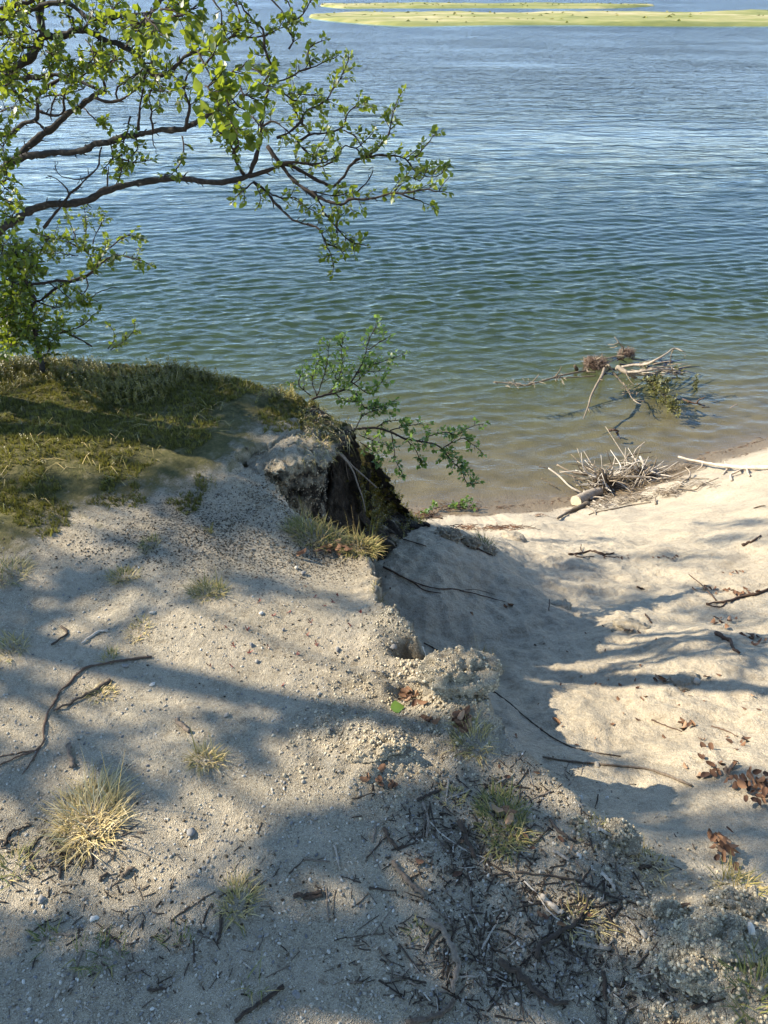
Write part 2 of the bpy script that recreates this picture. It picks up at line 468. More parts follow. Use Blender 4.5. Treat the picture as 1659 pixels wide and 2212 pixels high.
P1_POLY = np.vstack([[[-14, 2.6]], pl([(0, 980), (400, 985), (545, 1008)]), pl([(590, 1062), (640, 1108), (720, 1130), (785, 1150), (812, 1190)], -0.10),
                     pl([(822, 1240), (826, 1290), (856, 1320), (892, 1352), (914, 1392), (922, 1440), (962, 1452), (1038, 1466), (1060, 1500), (1074, 1545),
                         (1112, 1592), (1180, 1650), (1290, 1722), (1365, 1800), (1405, 1875), (1500, 1970), (1600, 2010), (1800, 2120)]),
                     [[2.4, 0.1], [6, -0.6], [6, -4], [-14, -4]]])
MOSS_POLY = np.vstack([[[-14, 3.6]], pl([(0, 760), (300, 790), (560, 830), (735, 886), (700, 905), (640, 912), (560, 935), (470, 975), (400, 1010), (250, 1075), (120, 1110), (0, 1140)]), [[-14, 1.9]]])

def gpt(px, py, z=0.0):
    return onplane(np.array(px), np.array(py), z)

def bump(X, Y, px, py, r, h, z=0.0, rx=1.0, p=1.0):
    c = gpt(px, py, z)
    d2 = ((X - c[0]) / rx) ** 2 + (Y - c[1]) ** 2
    return h * np.exp(-(d2 / r ** 2) ** p)

CRUMBS = [(985, 1490, 0.13), (940, 1400, 0.12), (800, 1460, 0.12), (820, 1640, 0.14), (700, 1600, 0.10), (960, 1600, 0.12), (1320, 1800, 0.12), (1540, 2060, 0.16),
          (1590, 1960, 0.13), (1440, 2150, 0.15), (650, 1020, 0.12), (860, 1330, 0.10), (1250, 1640, 0.06), (1620, 2150, 0.18)]

def terrain(X, Y):
    t = slope_t(X, Y)
    z = np.interp(t, _tt, _tz)
    on = sst(0.6, 1.3, t) * (1 - sst(6.6, 7.4, t))
    # soft hummocks and slipped ribs on the sand slope
    z = z + on * (0.10 * pn(X * 0.9 + 3, Y * 0.55) + 0.05 * pn(X * 2.1, Y * 1.5 + 7) + 0.034 * pn(X * 5 + 1, Y * 3.6) + 0.016 * fbm(X * 13, Y * 11, 0, 4))
    z = z + sst(1.5, 2.4, t) * on * (0.42 * np.exp(-(((X - 0.02) / 0.62) ** 2 + ((Y - 2.95) / 0.62) ** 2)) + 0.26 * np.exp(-(((X - 0.50) / 0.6) ** 2 + ((Y - 3.75) / 0.7) ** 2)))
    z = z + (1 - sst(7.3, 7.9, t)) * sst(6.4, 7, t) * (0.03 * pn(X * 1.1, Y * 1.1 + 4) + 0.02 * fbm(X * 3.5, Y * 3.5, 0, 4))
    bedm = sst(8.0, 9.5, t)
    z = z + bedm * (0.05 * pn(X * 0.7, Y * 1.1) + 0.012 * pn(X * 3, Y * 5))
    # lower bench
    wob = 0.018 * fbm(X * 9, Y * 9, 3.3, 4)
    s1 = sdf_poly(X, Y, P1_POLY) + wob
    w1 = 0.03 + 0.20 * sst(0.28, 0.75, X)
    w1 = np.where(Y < 0.9, np.maximum(w1, 0.03 + 0.20 * sst(0.3, 0.6, X)), w1)
    m1 = sst(-w1, w1 * 0.6, s1)
    zp = -0.16 * np.exp(-(((X + 0.12) / 0.30) ** 2 + ((Y - 2.05) / 0.32) ** 2))
    zp = zp + 0.022 * pn(X * 1.7, Y * 1.7 + 9) + 0.008 * pn(X * 5, Y * 5) + 0.0035 * fbm(X * 16, Y * 16, 1.0, 4)
    zp = zp + bump(X, Y, 985, 1500, 0.10, 0.04, 0.05, 1.25, 1.5)
    zp = zp + bump(X, Y, 870, 1340, 0.11, 0.035) + bump(X, Y, 800, 1640, 0.10, 0.03) + bump(X, Y, 930, 1590, 0.07, -0.02)
    zp = zp + bump(X, Y, 890, 1500, 0.055, -0.035) + bump(X, Y, 884, 1398, 0.026, -0.07, 0, 1.9, 1.0)
    zp = zp + bump(X, Y, 1560, 2080, 0.12, 0.05) + bump(X, Y, 1610, 1950, 0.10, 0.05) + bump(X, Y, 1470, 1890, 0.08, -0.05)
    zp = zp + bump(X, Y, 930, 1478, 0.03, -0.03)
    z = z + m1 * (zp - z)
    # vegetated spur below the overhang
    ax, ay, az = SP_A; bx, by, bz = SP_B
    ex, ey = bx - ax, by - ay
    L2 = ex * ex + ey * ey
    s = ((X - ax) * ex + (Y - ay) * ey) / L2
    pd = ((X - ax) * ey - (Y - ay) * ex) / math.sqrt(L2)
    sc = np.clip(s, -0.3, 1.25)
    zs = az + (bz - az) * np.where(sc > 0, sc ** 0.85 if False else np.abs(sc) ** 0.9 * np.sign(sc), sc) - 0.10 - 4.0 * np.maximum(pd + 0.05, 0) - 5.0 * np.maximum(-pd - 0.06, 0)
    zs = zs - 3.0 * np.maximum(s - 1.0, 0) - 2.0 * np.maximum(-0.05 - s, 0) + 0.03 * fbm(X * 11, Y * 11, 2.0, 3)
    spur = zs > z
    z = np.maximum(z, zs)
    # upper bench with the moss
    s2 = sdf_poly(X, Y, U_POLY) + 1.3 * wob
    m2 = sst(-0.045, 0.02, s2)
    zu = 0.03 + 0.03 * pn(X * 1.3 + 4, Y * 1.3) + 0.05 * np.exp(-(((X + 1.2) / 0.7) ** 2 + ((Y - 3.1) / 0.5) ** 2)) + 0.012 * fbm(X * 7, Y * 7, 5.0, 4)
    zu = zu - 0.015 * np.exp(-((s2 - 0.0) / 0.09) ** 2) * sst(-0.9, -0.3, X)
    mleft = 1 - sst(-0.95, -0.6, X)
    zu2 = zu * (1 - mleft * (1 - sst(1.9, 2.6, Y)))
    z = z + m2 * (zu2 - z)
    # crumbs
    edge = np.exp(-(s1 / 0.07) ** 2) * sst(-0.25, 0.0, X) * (1 - sst(0.45, 0.8, X) * 0.5) * (Y < 2.6)
    edge = np.maximum(edge, np.exp(-(s2 / 0.09) ** 2) * sst(-0.75, -0.45, X) * (Y < 3.2))
    crumb = 0.75 * edge
    for (px, py, r) in CRUMBS:
        crumb = np.maximum(crumb, bump(X, Y, px, py, r, 1.0))
    crumb = crumb * np.clip(m1 + m2 + 0.25, 0, 1)
    f1 = pn(X * 42, Y * 42, 7.7); f2 = pn(X * 85, Y * 85, 3.1)
    z = z + crumb * (0.020 * np.abs(f1) ** 0.8 + 0.011 * np.abs(f2) + 0.014 * pn(X * 20, Y * 20, 1.1))
    return z, dict(t=t, s1=s1, s2=s2, m1=m1, m2=m2, spur=spur, crumb=crumb)

def spaced(a, b, h, g1, far1, g2, lo, hi):
    """1-d coordinates: step h inside a..b, growing by g1 up to far1 beyond, then by g2"""
    c = list(np.arange(a, b + 1e-9, h))
    def grow(limit, start):
        out = []; s = h; p = 0.0
        while p < limit:
            s *= (1 + (g1 if p < far1 else g2)); p += s; out.append(p)
        return out
    up = [b + v for v in grow(hi - b, 0)]
    dn = [a - v for v in grow(a - lo, 0)]
    return np.array(dn[::-1] + c + up)

GX = spaced(-1.7, 1.3, 0.0105, 0.025, 7.0, 0.14, -3200, 3200)
GY = spaced(0.35, 3.3, 0.0105, 0.025, 6.5, 0.14, -6, 3200)
XX, YY = np.meshgrid(GX, GY)
ZZ, INF = terrain(XX, YY)

def hz(x, y):
    """bilinear ground height"""
    x = np.asarray(x, float); y = np.asarray(y, float)
    i = np.clip(np.searchsorted(GX, x) - 1, 0, len(GX) - 2); j = np.clip(np.searchsorted(GY, y) - 1, 0, len(GY) - 2)
    u = np.clip((x - GX[i]) / (GX[i + 1] - GX[i]), 0, 1); v = np.clip((y - GY[j]) / (GY[j + 1] - GY[j]), 0, 1)
    return (ZZ[j, i] * (1 - u) + ZZ[j, i + 1] * u) * (1 - v) + (ZZ[j + 1, i] * (1 - u) + ZZ[j + 1, i + 1] * u) * v

def hnorm(x, y, e=0.03):
    nx = (hz(x - e, y) - hz(x + e, y)) / (2 * e); ny = (hz(x, y - e) - hz(x, y + e)) / (2 * e)
    n = np.stack([nx, ny, np.ones_like(nx)], -1)
    return n / np.linalg.norm(n, axis=-1)[..., None]

_ds = np.concatenate([np.arange(0.6, 5, 0.008), np.arange(5, 16, 0.03)])
def G(px, py):
    """first hit of the ray through a photo point with the ground (used to set out things)"""
    px = np.atleast_1d(np.asarray(px, float)); py = np.atleast_1d(np.asarray(py, float))
    out = np.zeros((len(px), 3))
    for c in range(0, len(px), 1500):
        r = raydir(px[c:c + 1500], py[c:c + 1500])
        P = CAM + r[:, None, :] * _ds[None, :, None]
        f = P[..., 2] - hz(P[..., 0], P[..., 1])
        hit = f < 0
        i = np.where(hit.any(1), hit.argmax(1), len(_ds) - 1); a = np.maximum(i - 1, 0)
        q = np.arange(len(r))
        f0, f1 = f[q, a], f[q, i]
        w = np.clip(f0 / np.where(np.abs(f0 - f1) < 1e-9, 1, f0 - f1), 0, 1)
        out[c:c + 1500] = P[q, a] + (P[q, i] - P[q, a]) * w[:, None]
    return out

def build_ground():
    ny, nx = XX.shape
    t, s1, s2 = INF['t'], INF['s1'], INF['s2']
    # shift the steep faces sideways so that they read as crumbling soil
    gy, gx = np.gradient(ZZ)
    sx = gx / np.gradient(GX)[None]; sy = gy / np.gradient(GY)[:, None]
    steep = sst(0.9, 2.5, np.hypot(sx, sy)) * (np.hypot(XX, YY) < 6)
    a = steep * 0.022
    DX = a * fbm(XX * 22, YY * 22, ZZ * 22, 3); DY = a * fbm(XX * 22 + 50, YY * 22, ZZ * 22, 3)
    V = np.stack([XX + DX, YY + DY, ZZ + 0.5 * a * fbm(XX * 25, YY * 25 + 30, ZZ * 25, 2)], -1).reshape(-1, 3)
    idx = np.arange(ny * nx).reshape(ny, nx)
    faces = np.stack([idx[:-1, :-1], idx[:-1, 1:], idx[1:, 1:], idx[1:, :-1]], -1).reshape(-1, 4)
    # masks
    sm = sdf_poly(XX, YY, MOSS_POLY) + 0.16 * fbm(XX * 3.5, YY * 3.5, 8.0, 4)
    moss = sst(-0.42, 0.26, sm)
    moss = np.where((ZZ > -0.3) & ((s2 > -0.02) | (XX < -0.62)), moss, 0)
    moss = np.maximum(moss, INF['spur'] * 0.9 * sst(0.35, 0.6, 0.5 + 0.5 * pn(XX * 4, YY * 4, 2.0)))
    face = (1 - INF['m2']) * (s2 > -0.22) * (YY > 2.1) * (XX > -0.75) * (XX < 0.4) * (s1 < 0)
    humus_shade = np.clip(sst(-0.13, 0.07, XX + 0.16 - 0.35 * (YY - 2.7)) * face * (ZZ > -1.0), 0, 1)
    humus_shade = np.maximum(humus_shade, 0.75 * np.exp(-((s2 + 0.0) / 0.035) ** 2) * sst(-0.7, -0.3, XX) * (XX < 0.4) * sst(2.7, 2.9, YY))
    humus_shade = np.maximum(humus_shade, INF['spur'] * 0.75)
    humus_shade = np.maximum(humus_shade, 0.42 * steep * (s1 < 0.03) * (s1 > -0.12) * (XX > -0.2) * (XX < 0.45) * (YY < 2.3))  # steep faces of the lower bench edge coloured darker
    pit = bump(XX, YY, 884, 1400, 0.05, 0.6, 0, 1.5)
    humus_shade = np.maximum(humus_shade, pit)  # shade inside the small hole put into the colour
    bench = np.clip(INF['m1'] + INF['m2'], 0, 1)
    crust = 0.30 * bench
    for (px, py, r, h) in [(600, 1080, 0.45, .75), (450, 1150, 0.4, .5), (700, 1180, 0.25, .5), (250, 1180, .4, .4), (1200, 1950, .45, .45), (1050, 1750, .3, .35), (60, 1900, .2, .4)]:
        crust = crust + bump(XX, YY, px, py, r, h * 0.55)
    crust = np.clip(crust * (0.8 + 0.5 * pn(XX * 2.5, YY * 2.5, 4.0)), 0, 1) * bench
    shore = ZZ - WATER_Z
    wet = (1 - sst(0.125, 0.155, shore + 0.03 * pn(XX * 1.5, YY * 1.5))) * (t > 5.5)
    bed = (1 - sst(-0.06, 0.0, shore)) * (t > 5.5)
    fine = 1 - np.clip(INF['m1'] * 0.85 + INF['m2'] * 0.85, 0, 0.85)
    me = fast_mesh('ground', V, faces, 4, True, dict(moss=moss.ravel(), humus_shade=humus_shade.ravel(), crust=crust.ravel(), wet=wet.ravel(), bed=bed.ravel(), fine=fine.ravel()))
    o = obj('ground', me, M_GROUND)
    tag(o, 'pale sandy bank with a crumbling edge sloping down to the lake', 'ground', kind='structure')

build_ground()

def bank_face():
    """undercut face below the lip, a closed skin over the heightfield"""
    nu, nv = 300, 118
    seg = np.linalg.norm(np.diff(LIP_K, axis=0), axis=1); cum = np.concatenate([[0], np.cumsum(seg)]); cum /= cum[-1]
    L = catmull(LIP_K, nu); u = np.linspace(0, 1, nu)
    ang = np.interp(u, cum, LIP_ANG); hol = np.interp(u, cum, LIP_HOL)
    O = np.stack([np.cos(ang), np.sin(ang)], -1)
    io = 0.16 + 0.16 * hol
    inn = L[:, :2] - O * io[:, None]
    ridge = sst(cum[8], cum[9], u)
    topz = hz(inn[:, 0], inn[:, 1])
    topz = np.convolve(np.pad(topz, 6, mode='edge'), np.ones(13) / 13, 'valid')
    top = topz * (1 - ridge) + L[:, 2] * ridge
    top = np.where(u > cum[8], np.minimum(top, L[:, 2] + 0.03), top)
    bx = L[:, :2] + O * (0.15 + 0.05 * np.sin(u * 17))[:, None]
    bot = np.minimum(hz(bx[:, 0], bx[:, 1]) - 0.04, top - 0.05)
    bot = np.convolve(np.pad(bot, 4, mode='edge'), np.ones(9) / 9, 'valid')
    V = np.zeros((nv, nu, 3)); W = np.zeros((nv, nu))
    for j in range(nv):
        v = j / (nv - 1)
        if v < 0.16:
            w = 0.0; off = io * (v / 0.16 - 1); z = top - 0.030 * (v / 0.16) ** 2.5 + 0.002 - 0.03 * (1 - v / 0.16) ** 3 - 0.05 * (1 - sst(0.0, 0.13, u))
        else:
            w = (v - 0.16) / 0.84
            q = np.clip((w - 0.04) / 0.80, 0, 1)
            off = 0.018 * math.exp(-((w - 0.035) / 0.04) ** 2) - hol * 0.17 * np.sin(math.pi * q) ** 0.75 + (0.16 + 0.03 * np.sin(u * 31)) * sst(0.45, 1.0, w) * (1 - 0.3 * hol)
            z = (top - 0.028 - 0.05 * (1 - sst(0.0, 0.13, u))) + (bot - top + 0.028) * w
        V[j, :, 0] = L[:, 0] + O[:, 0] * off; V[j, :, 1] = L[:, 1] + O[:, 1] * off; V[j, :, 2] = z; W[j] = w
    X, Y, Z = V[..., 0].copy(), V[..., 1].copy(), V[..., 2].copy()
    inner = np.clip(np.linspace(0, 1, nv)[:, None] / 0.12, 0, 1) * np.ones((1, nu))
    fade = inner
    a = fade * (0.026 * fbm(X * 9, Y * 9, Z * 12, 3) + 0.022 * fbm(X * 26, Y * 26, Z * 34, 4) + 0.016 * np.abs(pn(X * 38, Y * 38, Z * 38)) + 0.009 * pn(X * 80, Y * 80, Z * 80) - 0.07 * np.clip(pn(X * 16 + 4, Y * 16, Z * 16) - 0.15, 0, 1))
    V[..., 0] += O[None, :, 0] * a; V[..., 1] += O[None, :, 1] * a; V[..., 2] += fade * (0.014 * fbm(X * 19 + 7, Y * 19, Z * 12, 4) + 0.007 * pn(X * 60, Y * 60, Z * 60 + 3))
    global FACE_V, FACE_U, FACE_W
    FACE_V, FACE_U, FACE_W = V, u * np.ones((nv, 1)), W
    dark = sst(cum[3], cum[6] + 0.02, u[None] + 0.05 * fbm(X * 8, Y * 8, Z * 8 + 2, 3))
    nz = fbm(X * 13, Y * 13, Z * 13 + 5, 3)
    humus_shade = (W > 0.02) * (0.34 + 0.55 * nz) + dark * (0.50 + 0.4 * nz) + 0.55 * np.exp(-((W - 0.05) / 0.05) ** 2) * (W > 0) * sst(cum[3], cum[5], u)[None] + 0.25 * (W > 0.1) * np.clip(nz, 0, 1)  # soil colour; the base level darkens the face to stand for its shade
    humus_shade *= 1 - 0.75 * sst(0.75, 1.0, W) * (1 - ridge[None])
    moss = np.clip((W < 0.04) * ridge[None] + (W <= 0.0) * sst(cum[4], cum[6], u)[None] * 0.8, 0, 1) * (inner > .2)
    idx = np.arange(nu * nv).reshape(nv, nu)
    faces = np.stack([idx[:-1, :-1], idx[1:, :-1], idx[1:, 1:], idx[:-1, 1:]], -1).reshape(-1, 4)
    me = fast_mesh('bank_face', V.reshape(-1, 3), faces, 4, True, dict(humus_shade=np.clip(humus_shade, 0, 1).ravel(), moss=moss.ravel(), crust=np.full(nu * nv, .45), fine=np.full(nu * nv, .1), wet=np.zeros(nu * nv), bed=np.zeros(nu * nv)))
    o = obj('bank_face', me, M_GROUND)
    tag(o, 'undercut face of the bank with a dark root filled hollow', 'bank', kind='structure')
bank_face()
FACE_CUM = np.concatenate([[0], np.cumsum(np.linalg.norm(np.diff(LIP_K, axis=0), axis=1))]); FACE_CUM /= FACE_CUM[-1]

# ------------------------------------------------------------------ water
def build_water():
    wx = spaced(-5.0, 7.0, 0.06, 0.010, 25, 0.12, -3000, 3000)
    wy = spaced(6.8, 16.0, 0.045, 0.006, 40, 0.12, 2.0, 3000)
    X, Y = np.meshgrid(wx, wy)
    hx = np.gradient(wx)[None] * np.ones_like(X); hy = np.gradient(wy)[:, None] * np.ones_like(X)
    h = np.maximum(hx * 0.5, hy)
    r = np.random.default_rng(3)
    Z = np.zeros_like(X)
    near = (np.abs(X) < 160) & (Y < 220)
    xs, ys, hs = X[near], Y[near], h[near]
    zz = np.zeros_like(xs)
    gust = 0.85 + 0.35 * pn(xs * 0.12, ys * 0.22, 2.0)
    # warped coordinates break up the long straight crests
    xw = xs + 0.20 * pn(xs * 0.5, ys * 0.5, 1.0); yw = ys + 0.14 * pn(xs * 0.7, ys * 0.7, 9.0)
    for k in range(64):
        lam = 0.15 * (2.6 / 0.15) ** ((k + r.random()) / 64)
        th = math.radians(-82 + r.normal() * (15 if lam < 0.5 else 9))
        kk = 2 * math.pi / lam
        slope = 0.052 * math.exp(-(math.log(lam / 0.24) / 0.75) ** 2) * (0.6 + 0.8 * r.random()) + 0.006
        amp = slope * lam / 6.283
        ph = kk * (xw * math.cos(th) + yw * math.sin(th)) + r.random() * 6.283
        zz += amp * (np.sin(ph) + 0.22 * np.cos(2 * ph)) * (1 - sst(lam / 5.5, lam / 2.8, hs))
    depth = WATER_Z - np.interp(slope_t(xs, ys), _tt, _tz)
    zz *= gust * (0.10 + 0.55 * sst(0.0, 0.06, depth) + 0.35 * sst(0.05, 0.4, depth))
    Z[near] = zz
    far = sst(14, 60, np.hypot(X, Y))
    dep = WATER_Z - np.interp(np.clip(slope_t(X, Y), 0, 59), _tt, _tz)
    chop = (0.85 + 0.15 * sst(0.03, 0.6, dep)) * (0.75 + 0.5 * pn(X * 0.05, Y * 0.12, 5.0))
    ny, nx = X.shape
    V = np.stack([X, Y, Z + WATER_Z], -1).reshape(-1, 3)
    idx = np.arange(ny * nx).reshape(ny, nx)
    faces = np.stack([idx[:-1, :-1], idx[:-1, 1:], idx[1:, 1:], idx[1:, :-1]], -1).reshape(-1, 4)
    # close the body of water: skirt and floor well below the lake bed
    b0 = len(V)
    c = V[[0, nx - 1, ny * nx - 1, (ny - 1) * nx]].copy(); c[:, 2] = -12.0
    ring = np.concatenate([idx[0, :], idx[1:, -1], idx[-1, -2::-1], idx[-2:0:-1, 0]])
    low = V[ring].copy(); low[:, 2] = -12.0
    V = np.vstack([V, low]); m = len(ring)
    q = np.arange(m); q2 = (q + 1) % m
    sk = np.stack([ring[q], b0 + q, b0 + q2, ring[q2]], -1)
    n0, n1, n2 = nx - 1, nx - 1 + ny - 1, 2 * (nx - 1) + ny - 1
    fl = np.array([[b0, b0 + n2, b0 + n1, b0 + n0]])
    me = fast_mesh('water', V, np.vstack([faces, sk]), 4, True,
                   dict(far=np.concatenate([far.ravel(), np.ones(m)]), chop=np.concatenate([chop.ravel(), np.ones(m)])))
    # floor as one n-gon
    import bmesh
    bm = bmesh.new(); bm.from_mesh(me); bm.verts.ensure_lookup_table()
    bm.faces.new([bm.verts[b0 + k] for k in range(m)][::-1])
    bm.to_mesh(me); bm.free()
    o = obj('water', me, M_WATER)
    tag(o, 'rippled blue green lake with shallow brown water along the shore', 'water', kind='structure')

build_water()

# ------------------------------------------------------------------ grassy sandbars far out and the far shore
def sandbar(name, near_y, far_y, left_pt, right_x, label, seed, h):
    """flat grassy bar given by its outline in plan"""
    r = np.random.default_rng(seed)
    ny, nx = 40, 160
    x0 = left_pt; xs = np.linspace(0, 1, nx) ** 1.15 * (right_x - x0) + x0
    V = []; A = []
    for j in range(ny):
        v = j / (ny - 1)
        for i in range(nx):
            u = (xs[i] - x0) / (right_x - x0)
            taper = min(1.0, (u / 0.10) ** 0.6) * min(1.0, ((1 - u) / 0.25 + 0.02) ** 0.7)
            mid = (near_y + far_y) / 2 - (near_y - far_y) * 0.10 * (1 - taper)
            hw = (far_y - near_y) / 2 * taper * (1 + 0.10 * math.sin(7 * u + seed) + 0.05 * math.sin(23 * u))
            y = mid + (2 * v - 1) * hw
            e = min(v, 1 - v) * 2
            V.append((xs[i], y, 0)); A.append(e * taper)
    V = np.array(V); A = np.array(A)
    z = h * np.minimum(A * 9, 1.0) ** 0.7 * (0.75 + 0.5 * fbm(V[:, 0] * 0.05, V[:, 1] * 0.05, seed, 4)) + 0.10 * pn(V[:, 0] * 0.4, V[:, 1] * 0.4, 1.0) * (A > 0.02)
    V[:, 2] = WATER_Z - 0.15 + z * 1.0
    tint = np.clip(0.40 + 0.6 * fbm(V[:, 0] * 0.012, V[:, 1] * 0.06, seed + 2.0, 4) + 0.15 * (A * 2 - 0.6), 0, 1)
    # dark peaty edge towards the water
    idx = np.arange(ny * nx).reshape(ny, nx)
    faces = np.stack([idx[:-1, :-1], idx[:-1, 1:], idx[1:, 1:], idx[1:, :-1]], -1).reshape(-1, 4)
    o = obj(name, fast_mesh(name, V, faces, 4, True, {'tint': tint}), M_ISLE)
    tag(o, label, 'sandbar', kind='structure')
    # tussocks standing on the bar
    mb = MB()
    tri = np.array([[-.5, 0, 0], [.5, 0, 0], [.15, 0, 1.0], [0, -.5, 0], [0, .5, 0], [0, -.1, 0.8]]); tf = np.array([[0, 1, 2], [3, 4, 5]])
    m = 140
    ii = r.integers(0, nx - 1, m); jj = r.integers(2, ny - 2, m)
    p = V[jj * nx + ii] + np.stack([r.normal(size=m) * 0.8, r.normal(size=m) * 0.8, np.zeros(m) - 0.05], -1)
    Rm = frames(np.stack([np.cos(r.random(m) * 6.28), np.sin(r.random(m) * 6.28), np.zeros(m)], -1), np.tile([0, 0, 1.0], (m, 1)))
    sc = np.stack([0.5 + r.random(m) * 1.2, 0.5 + r.random(m) * 1.2, 0.12 + r.random(m) * 0.35], -1)
    mb.stamp(tri, tf, p, Rm, sc, np.clip(tint[jj * nx + ii] + r.normal(size=m) * 0.15, 0, 1))
    g = mb.build('sandbar_grass', M_ISLE, None, smooth=False)
    tag(g, label.replace('sandbar', 'grass tussocks on the sandbar', 1), 'grass', kind='stuff')

_n = onplane(1000, 58, WATER_Z)[1]; _f = onplane(1000, 27, WATER_Z)[1]
_l = onplane(655, 41, WATER_Z)[0]
sandbar('sandbar', _n, _f, _l, 190.0, 'large nearer sandbar of green and straw grass', 3, 0.75)
_n2 = onplane(1000, 18.5, WATER_Z)[1]; _f2 = onplane(1000, 9, WATER_Z)[1]
sandbar('sandbar', _n2, _f2, onplane(690, 13, WATER_Z)[0], onplane(1420, 13, WATER_Z)[0], 'narrow farther sandbar of pale straw behind the large one', 8, 0.9)

def far_shore():
    n = 240
    th = np.linspace(-1.25, 1.25, n)
    V = []
    for k, (d, zf) in enumerate([(1500, 0), (1560, 0.25), (1750, 0.7), (2100, 1.0), (2600, 0.6), (2900, -0.05)]):
        for a in th:
            hh = 14 + 16 * (0.5 + pn(a * 2.3, 1.0, 3.0)) + 5 * pn(a * 30, 2.0, 1.0)
            V.append((math.sin(a) * d, math.cos(a) * d, WATER_Z - 0.3 + zf * hh))
    idx = np.arange(6 * n).reshape(6, n)
    faces = np.stack([idx[:-1, :-1], idx[:-1, 1:], idx[1:, 1:], idx[1:, :-1]], -1).reshape(-1, 4)
    V = np.array(V, float)
    m = mat_ramp('far wooded hill', [(0, (0.03, 0.05, 0.03)), (1, (0.07, 0.09, 0.05))], 1.0, 0.03, 0.0, usetint=False)
    o = obj('far_hills', fast_mesh('far_hills', V, faces, 4), m)
    tag(o, 'low wooded hills on the far side of the lake', 'hills', kind='structure')
far_shore()

# ------------------------------------------------------------------ leaf templates
LV = np.array([[0, 0, 0], [.35, 0, -.02], [.7, 0, -.05], [1, 0, -.13],
               [.16, .27, .05], [.42, .39, .09], [.74, .18, .0],
               [.16, -.27, .05], [.42, -.39, .09], [.74, -.18, .0]])
LF = np.array([[0, 1, 4], [4, 1, 5], [1, 2, 5], [5, 2, 6], [2, 3, 6], [0, 7, 1], [7, 8, 1], [1, 8, 2], [8, 9, 2], [2, 9, 3]])
LEAF_MESH = {}
def leaf_mesh(key, mat):
    k = (key, mat.name)
    if k not in LEAF_MESH:
        v = LV.copy(); v[:, 2] *= [0.6, 1.3, 2.2, -0.5, 1.0, 0.2][key]
        me = fast_mesh('birch_leaf', v, LF, 3, True, {'tint': np.full(len(v), key / 5.0)})
        me.materials.append(mat); LEAF_MESH[k] = me
    return LEAF_MESH[k]

def unit(v):
    v = np.asarray(v, float); return v / (np.linalg.norm(v, axis=-1, keepdims=True) + 1e-12)

